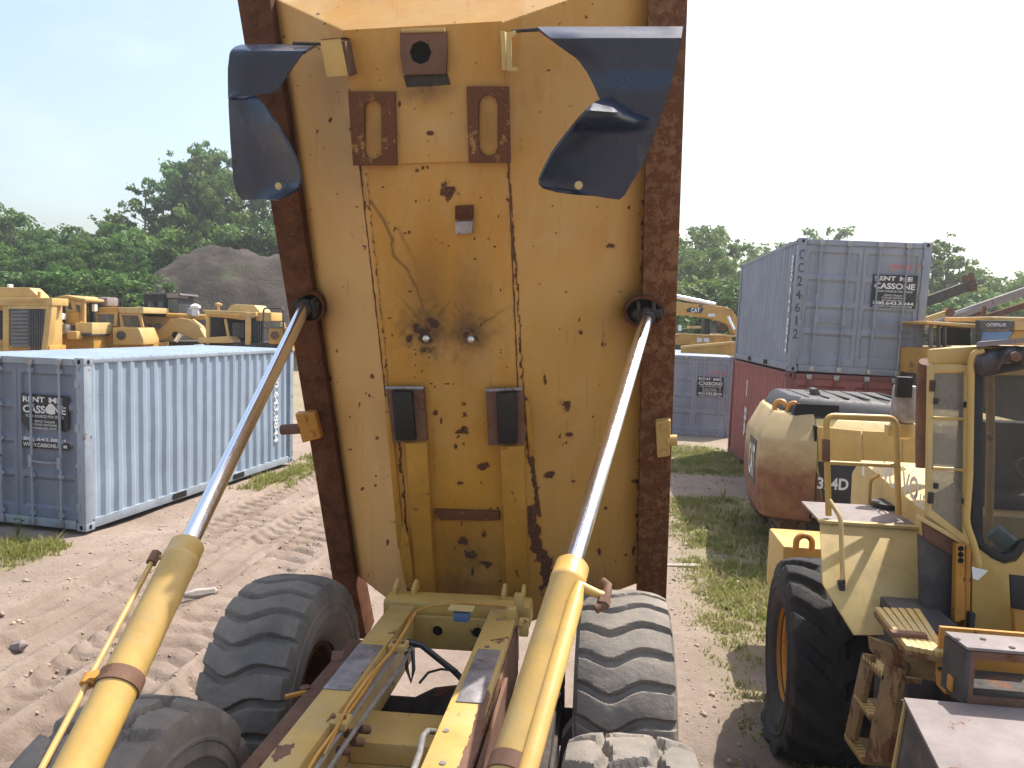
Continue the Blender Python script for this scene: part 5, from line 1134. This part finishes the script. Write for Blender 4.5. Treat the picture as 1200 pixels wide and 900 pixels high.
# ================================================================== EXCAVATOR
XB = Vector((3.3, 12.2, 0))
ex_ = thing('excavator', 'yellow tracked excavator with rusted rounded counterweight, parked before the red container', 'excavator', XB)
def cwmat():
    s = NT('rusted_counterweight_paint'); z = s.sep(s.co)[2]
    base = s.mix(s.rng(s.noise(2.5, 6), .3, .7), (.36, .25, .12), (.48, .355, .18)); n = s.noise(2.6, 9, .72)
    band = s.math('ADD', s.rng(z, .9, 1.95, .62, -.12), s.math('MULTIPLY', s.math('SUBTRACT', n, .5), .55)); g = s.rng(band, .10, .34)
    rc = s.mix(s.rng(s.noise(7, 6), .3, .7), (.15, .05, .028), (.25, .105, .05)); c = s.mix(g, base, rc)
    c = s.mix(s.math('MULTIPLY', s.rng(s.noise(1.2, 6), .52, .66), .5), c, (.40, .22, .09))
    s.set(Base_Color=c, Roughness=.75, Normal=s.bump(s.noise(30, 5), .25, .006)); return s.m
MAT['cw'] = cwmat()
outl = [(2.90, 10.86), (2.62, 10.89), (2.36, 10.96), (2.24, 11.04), (2.18, 11.16), (2.20, 11.6), (2.22, 12.1), (2.25, 12.5), (2.30, 13.0), (2.4, 13.4), (2.6, 13.65), (2.9, 13.75)]
def insetpts(o, k, z): cx, cy = 3.3, 12.3; return [Vector((cx+(x-cx)*(1-k) if x < 2.89 else x, cy+(y-cy)*(1-k), z)) for x, y in o]
m = MB(); rows = [insetpts(outl, k, z) for k, z in ((.35, .64), (.10, .64), (.05, .68), (0, .95), (-.01, 1.4), (.0, 1.74), (.012, 1.80), (.03, 1.84), (.17, 2.16), (.20, 2.19), (.5, 2.21))]
m.grid(rows); cwt = m.build('counterweight', 'cw', ex_, smooth=True); cwt.data.set_sharp_from_angle(angle=radians(28))
for x, y in ((2.52, 11.55), (2.66, 11.30)):
    e = Vector((x, y, 2.19)); m = MB(); dd = Vector((.85, -.5, 0)); m.tube([e-dd*.09-Z*.03]+arc(e+Z*.05, .085, pi, 0, 10, dd, Z)+[e+dd*.09-Z*.03], .04, 8); m.build('lifting_eye', 'orange', cwt, smooth=True)
m = MB(); so_ = [Vector((2.195, 11.45, 1.05)), Vector((2.225, 12.15, 1.05)), Vector((2.225, 12.15, 1.72)), Vector((2.195, 11.45, 1.72))]; m.prism([p-X*.012 for p in so_], X*.01); stk = m.build('sticker', 'decalblack', cwt)
text('CAT', stk, 'decalw', sum(so_, Vector())/4-X*.018, (so_[0]-so_[1]), Z, .5, .58, .03)
# side body panels
by = 10.88
def plx(name, pts, mat, d=0., th=.03, parent=ex_, bevel=.006): return pp(name, pts, (0, by+d, 0), (0, 1, 0), th, mat, parent, bevel)
bxl = wy(957, 540, by).x
m = MB(); zt = 2.12
m.prism([(bxl, by+.06, .72), (bxl, by+.06, 1.95), (bxl, by+.24, 2.13), (bxl, 13.5, 2.13), (bxl, 13.6, .72)], X*3.2); body = m.build('upper_body', 'cream', ex_, bevel=.02)
plx('side_panel', [(957, 500), (1009, 505), (1010, 541), (959, 540)], 'yellow', .045); plx('side_panel', [(1011, 505), (1056, 507), (1056, 546), (1012, 543)], 'yellow', .045); plx('side_panel', [(1058, 506), (1110, 508), (1110, 548), (1058, 546)], 'yellow', .045)
bl = plx('badge_panel', [(959, 541.5), (1010, 542), (1010, 592), (966, 590)], 'decalblack', .03); 
text('324D', bl, 'decalw', wy(976, 567, by+.027), X, Z, .17, .42, .03); text('L', bl, 'greytext', wy(1001, 571, by+.027), X, Z, .12, .08, .01)
plx('badge_corner', [(957, 552), (965, 590), (955, 590)], 'primer', .028); plx('side_panel', [(1012, 545), (1058, 547), (1058, 600), (1012, 594)], 'cream', .035)
plx('lower_frame', [(955, 593), (1060, 602), (1060, 612), (955, 604)], 'charcoal', .03)
m = MB(); m.box(bxl-.04, bxl-.015, by+.02, by+.5, .72, 2.05); m.build('panel_gap', 'hole', ex_)
# engine cover
A = lambda x, y, d: wd(x, y, d)
ze0, ze1 = 2.13, 2.42; x0, x1, y0, y1 = 2.50, 4.35, 11.25, 13.0
m = MB(); m.prism([(x0+.10, y0-.08, ze0), (x0, y0+.35, ze0), (x0+.02, y1, ze0), (x1, y1, ze0), (x1+.05, y0-.08, ze0)], Z*.02)
rows = []
for i in range(5):
    f = (0, .1, .35, .8, 1)[i]; ins = (0, .0, .03, .09, .16)[i]; z = ze0+(ze1-ze0)*f; rows.append([Vector((x0+.1+ins, y0-.08+ins, z)), Vector((x0+ins, y0+.35, z)), Vector((x0+.05+ins, y1-ins, z)), Vector((x1-ins*.5, y1-ins, z)), Vector((x1+.05-ins, y0-.08+ins, z-.05*f)), Vector((x0+.1+ins, y0-.08+ins, z))])
m.grid(rows); m.add(rows[-1][:5], [(0, 1, 2, 3, 4)]); ec = m.build('engine_cover', 'charcoal', ex_, bevel=.02)
for i in range(6):
    xx = x0+.35+i*.28; m = MB(); m.box(xx, xx+.03, y0+.1, y1-.3, ze1-.02, ze1+.012); m.build('cover_rib', 'charcoal', ec, bevel=.006)
m = MB(); m.prism([A(952, 456, 11.3), A(958, 455, 11.3), A(967, 471, 11.3), A(957, 473, 11.3)], Y*.25); m.build('raised_flap', 'charcoal', ec, bevel=.01)
m = MB(); m.prism([(x0+.13, y0-.10, ze0+.03), (x0+.75, y0-.10, ze0+.03), (x0+.75, y0-.075, ze0+.2), (x0+.16, y0-.075, ze0+.2)], Y*.02); m.build('cover_vent', 'hole', ec)
# tracks
def track(yc, wt, x0, x1, r_, zc):
    m = MB(); m.prism([(x0, yc-wt*.28, zc-.20), (x1, yc-wt*.28, zc-.20), (x1, yc-wt*.28, zc+.2), (x0, yc-wt*.28, zc+.2)], Y*wt*.56); tf = m.build('track_frame', 'dark', ex_, bevel=.03)
    for xx in (x0, x1):
        m = MB(); m.lathe((xx, yc, zc), Y, [(0, -wt*.2), (r_*.84, -wt*.2), (r_*.84, wt*.2), (0, wt*.2)], 24); m.lathe((xx, yc, zc), -Y, [(.12, wt*.2), (.12, wt*.26), (0, wt*.27)], 12); m.build('track_wheel', 'primer', tf, smooth=True)
    for k in range(7):
        m = MB(); xx = x0+(x1-x0)*(k+.7)/7.4; m.lathe((xx, yc, zc-r_+.13), Y, [(0, -wt*.2), (.11, -wt*.2), (.11, wt*.2), (0, wt*.2)], 14); m.build('track_roller', 'dark', tf, smooth=True)
    Ls = x1-x0; per = 2*Ls+2*pi*r_; n = int(per/.19); me = None
    for k in range(n):
        s = per*k/n
        if s < Ls: c, a = Vector((x0+s, yc, zc+r_)), 0
        elif s < Ls+pi*r_: a = (s-Ls)/r_; c = Vector((x1+r_*sin(a), yc, zc+r_*cos(a)))
        elif s < 2*Ls+pi*r_: c, a = Vector((x1-(s-Ls-pi*r_), yc, zc-r_)), pi
        else: a = pi+(s-2*Ls-pi*r_)/r_; c = Vector((x0+r_*sin(a), yc, zc+r_*cos(a)))
        if me is None:
            mb = MB(); mb.box(-.088, .088, -wt/2, wt/2, -.015, .015); mb.box(-.08, -.06, -wt/2, wt/2, .015, .045); mb.box(.02, .035, -wt/2, wt/2, .015, .03); mb.box(-.05, .05, -wt*.14, wt*.14, -.08, -.015)
            o = mb.build('track_shoe', 'primer', tf, base=(0, 0, 0)); me = o.data
        else: o = bpy.data.objects.new('track_shoe', me); COL.objects.link(o); o.parent = tf
        o.location = c-BASE['excavator']; o.rotation_euler = (0, a, 0); BASE[o.name] = BASE['excavator']
track(11.55, .62, 2.95, 6.2, .40, .45); track(13.45, .62, 2.95, 6.2, .40, .45)
m = MB(); m.lathe((4.5, 12.45, .5), Z, [(0, -.2), (.7, -.2), (.7, .24), (0, .24)], 28); m.box(3.2, 5.8, 11.9, 13.1, .28, .55); m.build('undercarriage', 'dark', ex_, bevel=.02)

# ================================================================== MACHINES BEYOND THE LEFT CONTAINER
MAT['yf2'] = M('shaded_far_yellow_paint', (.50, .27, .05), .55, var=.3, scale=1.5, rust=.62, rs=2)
MAT['screen'] = M('grey_louvre_screen', (.16, .155, .15), .7, var=.3, rust=.66, rs=4)
def pbx(m, x0, y0, x1, y1, d, th):
    """a block whose front face covers a photo rectangle at depth d and runs th metres back"""
    a, b, c, e = wd(x0, y1, d), wd(x1, y1, d), wd(x1, y0, d), wd(x0, y0, d); f = Vector((fwd.x, fwd.y, 0)).normalized()*th
    return m.hexa([a, b, b+f, a+f, e, c, c+f, e+f])
def ppl(m, pts, d, th): 
    return m.prism([wd(x, y, d) for x, y in pts], Vector((fwd.x, fwd.y, 0)).normalized()*th)
def blk(name, mat, parent, *a, bevel=.03, **k): m = MB(); pbx(m, *a); return m.build(name, mat, parent, bevel=bevel, **k)
def ply(name, mat, parent, pts, d, th, bevel=.03): m = MB(); ppl(m, pts, d, th); return m.build(name, mat, parent, bevel=bevel)
def base_at(x, d): p = wd(x, 400, d); return Vector((p.x, p.y, float(gz(p.x, p.y))))
def wheels4(parent, xs_, d, rad, wid=.6, back=2.2):
    for x in xs_:
        for k in (0, back):
            p = wd(x, 400, d)+Vector((fwd.x, fwd.y, 0)).normalized()*(k+.1); p.z = rad; m = MB(); n = Vector((fwd.x, fwd.y, 0)).normalized()
            m.lathe(p, n, [(rad*.4, 0), (rad*.95, 0), (rad, .08), (rad, wid-.08), (rad*.95, wid), (rad*.4, wid)], 26); t_ = m.build('tyre', 'tyre_dark', parent, smooth=True)
            m = MB(); m.lathe(p, n, [(0, .1), (rad*.3, .08), (rad*.42, .02), (rad*.42, wid)], 20); m.build('wheel_rim', 'yf2', t_, smooth=True)
def frame_window(parent, pts, d, mat='glass', fr='yellow_far', w=.06):
    v = [wd(x, y, d) for x, y in pts]; c = sum(v, Vector())/len(v); f = Vector((fwd.x, fwd.y, 0)).normalized()
    inn = [c+(p-c)*(1-w*2/max(.3, (p-c).length)) for p in v]; m = MB(); m.ring([p-f*.03 for p in v], [p-f*.03 for p in inn], f*.06); o = m.build('window_frame', fr, parent)
    m = MB(); m.prism(inn, f*.01); m.build('window_pane', mat, o); return o
G_ = 'yellow machines parked beyond the left container'
# skidder with a louvred screen
d = 24.; k = thing('log_skidder', 'yellow machine with a big grey louvred screen, furthest left behind the container', 'skidder', base_at(28, d), G_)
blk('cab_body', 'yellow_far', k, -30, 352, 58, 412, d+.15, .7); ply('cab_top', 'yellow_far', k, [(-30, 336), (34, 337), (44, 346), (46, 351), (-30, 350)], d+.3, .6); blk('roof_beam', 'yellow_far', k, -30, 349, 61, 358, d-.1, .9)
blk('frame_upright', 'yellow_far', k, 3, 352, 10, 412, d-.05, .3); ply('frame_upright', 'yellow_far', k, [(54, 358), (61, 358), (55, 412), (48, 412)], d-.05, .3); blk('screen_lintel', 'cream', k, 9, 357, 57, 362, d-.06, .2)
s_ = blk('screen', 'screen', k, 12, 362, 54, 412, d, .1)
for i in range(10): blk('louvre', 'screen', s_, 13, 364+i*4.4, 33, 366.6+i*4.4, d-.05, .06, bevel=.006)
for i in range(6): blk('screen_bar', 'charcoal', s_, 35+i*2.8, 362, 36+i*2.8, 412, d-.04, .03, bevel=0)
blk('side_window', 'cabin', k, -10, 364, 2, 398, d+.1, .04); tb('roof_post', [wd(46, 352, d), wd(46, 342, d)], .05, 'yf2', k); blk('lamp', 'white', k, 8, 333, 11, 337, d+.4, .2, bevel=.02)
text('CABLE SKIDDER', k, 'yf2', wd(33, 353.5, d-.13), right, Z, .10, 1.0, .01)
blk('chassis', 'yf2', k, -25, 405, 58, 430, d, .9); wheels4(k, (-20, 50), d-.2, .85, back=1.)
# loader seen three-quarter on
d = 26.; k = thing('wheel_loader', 'yellow loader with open cab windows, second from left behind the container', 'wheel loader', base_at(85, d), G_)
ply('cab_frame', 'yellow_far', k, [(64, 350), (74, 346), (98, 350), (98, 354), (64, 354)], d, 1.7); ply('roof_slab', 'yellow_far', k, [(62, 349), (75, 345.5), (100, 350), (100, 353), (75, 349)], d-.1, 1.9)
for a_ in ([(72, 350), (76, 350), (81, 376), (76, 376)], [(84, 352), (87, 352), (91, 378), (88, 378)], [(96, 353), (99, 353), (99, 380), (96, 380)]): ply('cab_pillar', 'yellow_far', k, a_, d-.05, .12, .01)
frame_window(k, [(76, 351), (84, 352), (88, 366), (79, 365)], d, 'glass'); frame_window(k, [(87, 353), (96, 354), (96, 376), (91, 375)], d, 'glass'); blk('cab_rear', 'cabin', k, 73, 352, 97, 376, d+1.2, .1)
ply('front_arm', 'dark', k, [(60, 366), (67, 352), (73, 352), (74, 366), (70, 386), (64, 396)], d-.2, .5); blk('headlamp', 'white', k, 65, 367, 72, 375, d-.5, .3, bevel=.06); blk('hydraulic_block', 'steel_worn', k, 66, 380, 78, 392, d-.5, .4, bevel=.05)
ply('lift_arm', 'yellow_far', k, [(55, 392), (62, 376), (70, 378), (66, 392)], d-.6, .3); blk('front_panel', 'yf2', k, 76, 366, 92, 382, d-.1, .5); blk('hood', 'cream', k, 88, 378, 108, 392, d-.3, 1.4); blk('belly_guard', 'charcoal', k, 92, 390, 107, 394, d-.32, 1.2)
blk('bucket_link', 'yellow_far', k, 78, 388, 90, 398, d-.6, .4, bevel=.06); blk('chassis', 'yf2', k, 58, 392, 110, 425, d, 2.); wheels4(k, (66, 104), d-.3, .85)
# machine with wide cab, white-topped tank
d = 27.; k = thing('motor_grader', 'yellow machine with a long low glazed cab, between the small loader and the black cab', 'grader', base_at(140, d), G_)
blk('cab_roof', 'yf2', k, 98, 360, 140, 367, d, 2.0); blk('cab_roof', 'cream', k, 140, 360, 168, 367, d-.1, 2.0); blk('cab_lower', 'yf2', k, 110, 382, 131, 404, d-.05, 1.9); ply('side_cowl', 'yellow_far', k, [(132, 384), (162, 384), (168, 398), (168, 404), (132, 404)], d-.4, 1.2)
frame_window(k, [(112, 366), (138, 366), (137, 382), (112, 382)], d, 'glass'); frame_window(k, [(140, 367), (165, 367), (171, 394), (142, 384)], d, 'glass'); blk('cab_rear', 'glass_dirty', k, 112, 366, 166, 384, d+1.9, .05)
for x in (98, 104, 108): blk('roof_post', 'cabin', k, x, 353, x+2.4, 378, d-.2, .1, bevel=.01)
blk('work_lamp', 'white', k, 107, 356, 111, 365, d-.4, .2, bevel=.04); blk('roof_beam', 'yf2', k, 96, 351, 114, 355, d-.1, .4); blk('tank', 'deckgrey', k, 113, 348, 126, 359, d+.1, .8, bevel=.1)
m = MB(); m.lathe(wd(142, 393, d-.42), Vector((-fwd.x, -fwd.y, 0)), [(.16, 0), (.16, .04), (0, .06)], 16); m.build('round_cap', 'charcoal', k, smooth=True); tb('aerial', [wd(99, 352, d), wd(99, 343, d)], .02, 'cabin', k)
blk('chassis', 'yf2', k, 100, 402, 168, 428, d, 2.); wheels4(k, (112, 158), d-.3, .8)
# excavator with black cab and bent boom
d = 29.; k = thing('excavator', 'yellow excavator with a black cab and a bent boom, before the earth mound', 'excavator', base_at(195, d), G_)
blk('cab', 'cabin', k, 168, 345, 195, 371, d, 1.6, bevel=.08); frame_window(k, [(171, 350), (181, 350), (181, 368), (171, 368)], d-.02, 'glass', 'cabin'); frame_window(k, [(183, 350), (193, 350), (193, 368), (183, 368)], d-.02, 'glass', 'cabin'); ply('cab_roof', 'charcoal', k, [(168, 343.5), (210, 343.5), (212, 346), (168, 346)], d-.05, 1.7)
blk('cab_side', 'cabin', k, 195, 346, 209, 371, d+.1, 1.4); blk('window_pane', 'glass', k, 197, 350, 208, 366, d+.05, .03, bevel=0); blk('roof_hatch', 'deckgrey', k, 195, 344.5, 208, 349, d-.1, 1., bevel=.02)
ply('upper_body', 'cream', k, [(160, 371), (200, 371), (192, 392), (180, 404), (160, 404)], d+.2, 2.); text('KOMATSU', k, 'bluehose', wd(179, 382, d+.14), right, Z, .2, .8, .02)
pts = [(172, 398), (186, 386), (198, 376), (210, 372), (222, 374), (233, 382), (241, 396), (228, 398), (214, 392), (204, 390), (192, 398)]; ply('boom', 'yellow_far', k, pts, d-.5, .5, .05)
m = MB(); m.cyl(wd(206, 400, d-.7), wd(211, 391, d-.7), .09, 12); m.build('boom_cylinder', 'chrome', k, smooth=True); m = MB(); m.cyl(wd(196, 369.5, d-.3), wd(242, 371.5, d-.3), .10, 12); m.build('stick_cylinder', 'yf2', k, smooth=True)
blk('undercarriage', 'dark', k, 165, 400, 235, 432, d, 2.4); m = MB(); m.lathe(wd(206, 393, d-.52), Vector((-fwd.x, -fwd.y, 0)), [(.14, 0), (.14, .03), (0, .03)], 12); m.build('boom_pin', 'hole', k)
# canopy machine with screens
d = 25.; k = thing('crawler_tractor', 'yellow canopied crawler with dark screens and a round-topped tank, nearest the rusty rail', 'crawler', base_at(285, d), G_)
ply('canopy', 'yellow_far', k, [(237, 363), (282, 365), (300, 366), (300, 371), (284, 375), (242, 370)], d, 2.2); ply('canopy_fascia', 'yf2', k, [(242, 367), (282, 368), (283, 374), (242, 371)], d-.05, .1)
for a_ in ((241, 368, 245, 404), (287, 366, 293, 404)): blk('canopy_post', 'yellow_far', k, *a_, d-.04, .16)
tb('brace_rod', [wd(264, 374, d), wd(268, 396, d)], .05, 'yellow_far', k); blk('seat_back', 'dark', k, 250, 372, 262, 390, d+.8, .3, bevel=.05); blk('control_panel', 'screen', k, 272, 378, 282, 396, d+.6, .3)
blk('rear_screen', 'cabin', k, 245, 371, 287, 402, d+1.9, .05)
sc_ = blk('side_screen', 'cabin', k, 293, 373, 309, 402, d+.3, .05)
for i in range(6): tb('screen_bar', [wd(294.5+i*2.7, 373, d+.28), wd(294.5+i*2.7, 402, d+.28)], .015, 'screen', sc_, 5)
tb('guard_rail', rnd([wd(308, 402, d-.2), wd(309, 361, d-.2), wd(332, 361.5, d-.2), wd(333, 402, d-.2)], .1), .03, 'charcoal', k, 8); tb('guard_rail', [wd(309, 384, d-.2), wd(333, 384, d-.2)], .025, 'charcoal', k, 8)
ply('tank', 'cream', k, [(264, 366), (270, 358), (276, 356.5), (298, 357.5), (304, 364), (305, 369), (264, 368)], d+.6, 1.2, .08); blk('rear_block', 'yf2', k, 315, 384, 340, 412, d, 1.5, bevel=.04); blk('engine_hood', 'yellow_far', k, 300, 366, 318, 376, d+.2, 1.2)
m = MB(); m.lathe(wd(322, 393, d-.02), Vector((-fwd.x, -fwd.y, 0)), [(.14, 0), (.14, .03), (.08, .05), (0, .05)], 16); m.build('round_cap', 'primer', k, smooth=True); blk('lamp', 'cream', k, 328, 378, 333, 385, d-.15, .15, bevel=.03)
m = MB(); c = wd(256, 356, d+.5); m.lathe(c-Z*.25, Z, [(.05, -.2), (.05, .18), (.12, .2), (.12, .26), (.0, .3)], 14); m.build('intake_cap', 'yellow_far', k, smooth=True)
m = MB(); c = wd(229, 357, d+.8); m.lathe(c-Z*.3, Z, [(.1, -.1), (.13, .0), (.11, .16), (.17, .18), (.17, .26), (.05, .33), (0, .33)], 16); m.build('air_cleaner', 'white', k, smooth=True); blk('muffler', 'steel_worn', k, 218, 361, 228, 370, d+.9, .4, bevel=.08)
ply('deck', 'yellow_far', k, [(232, 396), (266, 394), (270, 402), (232, 402)], d-.3, 1.); blk('track_guard', 'dark', k, 238, 402, 335, 432, d, 2.4)

# ================================================================== MACHINES BEYOND THE RIGHT CONTAINERS
d = 30.; k = thing('excavator', 'yellow excavator boom reaching over the distant grey container', 'excavator', base_at(815, d))
bm = ply('boom', 'yf2', k, [(768, 352), (795, 354), (826, 357), (846, 359), (858, 362), (864, 372), (866, 392), (860, 392), (857, 382), (842, 376), (826, 372), (795, 368), (768, 364)], d, .55, .05)
dp_ = ply('boom_badge', 'decalblack', bm, [(804, 363), (808, 360.5), (825, 361), (822, 367), (805, 365.5)], d-.02, .01, 0); text('CAT', dp_, 'decalw', wd(815, 363.6, d-.03), right, up, .17, .36, .03)
blk('boom_label', 'decalw', bm, 830, 367.5, 838, 371, d-.02, .01, bevel=0)
m = MB(); m.cyl(wd(780, 344.5, d+.1), wd(838, 357, d+.1), .085, 14); m.build('boom_cylinder', 'chrome', k, smooth=True); m = MB(); m.cyl(wd(853, 371, d-.3), wd(860, 386, d-.3), .06, 10); m.build('stick_cylinder', 'chrome', k, smooth=True)
blk('engine_hood', 'yf2', k, 792, 392, 858, 404, d, 2.); blk('cab_box', 'cabin', k, 826, 374, 832, 392, d+.4, .6); blk('cab_window', 'glass', k, 832, 376, 842, 391, d+.5, .1, bevel=.01); blk('toolbox', 'cream', k, 808, 382, 822, 385, d+.2, .5); blk('hose_reel', 'primer', k, 842, 380, 852, 387, d+.3, .4, bevel=.1)
tb('hand_rail', [wd(793, 391, d-.1), wd(862, 394, d-.1)], .03, 'cream', k, 8)
for x in (798, 810, 824, 838, 852): tb('rail_post', [wd(x, 391.5, d-.1), wd(x, 403, d-.1)], .025, 'yf2', k, 6)
for x in (820, 828): blk('name_plate', 'decalw', k, x-3, 396, x+3, 401, d-.03, .02, bevel=0)
blk('lamp', 'white', k, 795, 381, 799, 388, d-.1, .12, bevel=.04); blk('undercarriage', 'dark', k, 795, 420, 858, 432, d, 2.5)
d = 25.5; k = thing('dump_bed', 'ochre steel dump bed lying behind the distant grey container', 'dump bed', base_at(830, d)); m = MB(); ppl(m, [(799, 407), (862, 401.5), (862, 425), (797, 425)], d, .1); m.build('side_plate', 'yf2', k); m = MB(); ppl(m, [(799, 405.5), (862, 400), (862, 403), (799, 408)], d-.08, .2); m.build('top_rail', 'yellow_far', k); m = MB(); ppl(m, [(799, 408), (862, 403), (862, 424), (799, 424)], d+2.2, .1); m.build('side_plate', 'yf2', k); blk('skid', 'dark', k, 800, 424, 860, 446, d, 2.)
# machine with the lettered cab front, behind the loader
d = 13.; k = thing('bulldozer', 'yellow machine with a lettered dark cab header and long pale canopy, behind the loader cab', 'bulldozer', base_at(1170, d))
hd = ply('cab_header', 'charcoal', k, [(1149, 375), (1189, 376), (1188, 386), (1149, 386)], d-.05, .15, .01); text('CATERPILLAR', hd, 'decalw', wd(1167.5, 380.6, d-.056), right, up, .06, .34, .01)
ply('cab_roof', 'yellow_far', k, [(1164, 371), (1215, 372), (1215, 377), (1164, 376)], d, 1.5); blk('cab_header_end', 'yellow_far', k, 1189, 376, 1215, 387, d-.02, .2); 
pn = ply('windscreen', 'bluehose', k, [(1152, 389), (1187, 388), (1178, 404), (1149, 410)], d, .03, .002); ply('cab_side', 'yf2', k, [(1189, 387), (1215, 387), (1215, 430), (1180, 430), (1178, 404)], d+.05, .8)
ply('canopy', 'yellow_far', k, [(1086, 376), (1148, 380), (1148, 385), (1110, 381), (1086, 379)], d+.3, 1.3, .02)
for x in (1092, 1101, 1108, 1146): blk('canopy_post', 'screen', k, x, 380, x+1.6, 415, d+.5, .1, bevel=.01)
blk('seat_frame', 'cabin', k, 1116, 384, 1138, 405, d+.8, .4, bevel=.03); blk('side_glass', 'glass', k, 1140, 386, 1150, 408, d+.3, .02, bevel=0); blk('side_glass', 'glass', k, 1088, 384, 1115, 408, d+1.2, .02, bevel=0)
blk('body', 'yf2', k, 1088, 408, 1215, 440, d+.3, 1.6); blk('track_guard', 'dark', k, 1088, 440, 1215, 610, d+.3, 1.8); blk('front_plate', 'yf2', k, 1152, 410, 1215, 440, d+.1, .3)
def boom_thing(label, pts, d, r_, mat, tipmat=None, cat='boom', name='excavator_boom'):
    p, q = wd(*pts[0], d), wd(*pts[1], d); k = thing(name, label, cat, Vector((p.x, p.y, 0))); m = MB(); m.bar(p, q, r_*1.2, r_*2); b = m.build('boom', mat, k, bevel=.02)
    foot = Vector((p.x-(q.x-p.x)*.1, p.y, 0)); m = MB(); m.bar(Vector((p.x, p.y+.2, .0)), p+Y*.2, r_*2.4, r_*2.4); m.build('mast', 'dark', k)
    return k, p, q
k, p, q = boom_thing('dark boom with a rusty claw at its tip, rising right of the stacked containers', ((1070, 359), (1140, 333)), 24., .16, 'dark')
m = MB(); ppl(m, [(1133, 322), (1139, 327), (1141, 319), (1144, 329), (1143, 340), (1135, 340)], 23.9, .3); m.build('claw', 'rust_flaky', k, bevel=.02); m = MB(); ppl(m, [(1136, 334), (1146, 332), (1145, 341), (1136, 342)], 23.85, .4); m.build('boom_head', 'rust', k, bevel=.02)
k, p, q = boom_thing('long pinkish tan boom slanting up to the right edge', ((1076, 385), (1225, 333)), 22., .12, 'deckgrey'); m = MB(); m.cyl(p+Z*.22+X*.4, p.lerp(q, .6)+Z*.05, .05, 10); m.build('boom_cylinder', 'pipe', k, smooth=True)
for t in (.25, .5): m = MB(); m.bar(p.lerp(q, t), p.lerp(q, t)-Z*.5, .15, .2); m.build('boom_strut', 'rust_flaky', k)
k, p, q = boom_thing('thin brown boom under the tan one at far right', ((1150, 374), (1225, 350)), 24., .10, 'rust')
k, p, q = boom_thing('short yellow boom just right of the stacked containers', ((1078, 377), (1112, 366)), 21., .08, 'yellow_far'); m = MB(); m.lathe(q, Y, [(0, -.1), (.12, -.1), (.12, .2), (0, .2)], 12); m.build('boom_pivot', 'rust_flaky', k)
k, p, q = boom_thing('dark grey boom lying low between the claw boom and the tan boom', ((1110, 378), (1142, 367)), 23., .07, 'charcoal'); m = MB(); m.lathe(q, Y, [(0, -.1), (.1, -.1), (.1, .2), (0, .2)], 12); m.build('boom_pivot', 'dark', k)

# ---- small finds on the ground
m = MB(); c = wz(800, 663, .03); m.obox(c, Vector((.97, .2, 0)), Vector((-.2, .97, 0)), Z, (-.26, .26), (-.05, .05), (-.01, .02)); tag(m.build('wooden_plank', M('grey_weathered_wood', (.34, .29, .24), .85, var=.3, scale=8), None, bevel=.004, base=(c.x, c.y, 0)), 'short grey plank lying on the dirt beside the truck bed', 'plank')
m = MB(); c = wz(236, 695, .02); m.lathe(c, Vector((.8, .55, .02)), [(0, -.22), (.035, -.19), (.065, -.05), (.05, .10), (.055, .15), (0, .2)], 7); tag(m.build('pale_stone', M('pale_stone', (.36, .31, .26), .9, var=.25, scale=6), None, smooth=True, base=(c.x, c.y, 0)), 'long pale stone in the wheel ruts beside the left ram', 'stone')
m = MB(); c = wz(22, 757, .02); m.lathe(c, Vector((.9, .3, .1)), [(0, -.09), (.05, -.05), (.06, .03), (0, .09)], 8); tag(m.build('pale_stone', 'deckgrey', None, smooth=True, base=(c.x, c.y, 0)), 'small pale stone among the tyre marks at far left', 'stone')
def weed(px, py, h, label):
    c = wz(px, py, 0.); c.z = float(gz(c.x, c.y)); t = thing('weed', label, 'weed', c, 'tall weeds in the grass'); rr = random.Random(int(px)); m = MB(); ml = MB()
    for s in range(4):
        a = rr.uniform(0, 6.28); q = c+Vector((cos(a)*h*.22, sin(a)*h*.22, h*rr.uniform(.7, 1))); m.tube([c, c.lerp(q, .5)+Z*h*.08, q], [.006, .005, .002], 5)
        for i in range(9):
            p = c.lerp(q, .25+.08*i); b = rr.uniform(0, 6.28); L2 = h*.16; dv = Vector((cos(b), sin(b), .3))*L2; sd = Vector((-sin(b), cos(b), 0))*L2*.22; ml.add([p, p+dv*.5+sd, p+dv, p+dv*.5-sd], [(0, 1, 2, 3)])
    m.build('stem', 'blade', t); ml.build('leaves', 'leaf_light', t, recalc=False)
for px, py, h, l in ((861, 622, .5, 'tall leafy weed near the rear of the excavator'), (846, 590, .35, 'leafy weed in the shade left of the excavator'), (20, 632, .45, 'leafy weed at the foot of the pale blue container doors'), (892, 668, .3, 'small weed behind the flat loader tyre'), (255, 580, .3, 'dark weed at the foot of the pale blue container wall')): weed(px, py, h, l)
# ================================================================== HAZE
def build_haze(dens):
    m = MB(); m.box(-240, 240, -235, 240, -2.2, 26); mt = bpy.data.materials.new('summer_haze'); mt.use_nodes = True; t = mt.node_tree; t.nodes.clear()
    v = t.nodes.new('ShaderNodeVolumePrincipled'); o = t.nodes.new('ShaderNodeOutputMaterial'); t.links.new(v.outputs[0], o.inputs['Volume'])
    v.inputs['Color'].default_value = (.96, .97, .98, 1); v.inputs['Density'].default_value = dens; v.inputs['Anisotropy'].default_value = .68
    h = m.build('haze', mt, None); h['kind'] = 'stuff'; tag(h, 'pale summer haze over the whole yard, whitening the far trees', 'haze')
build_haze(.0015)
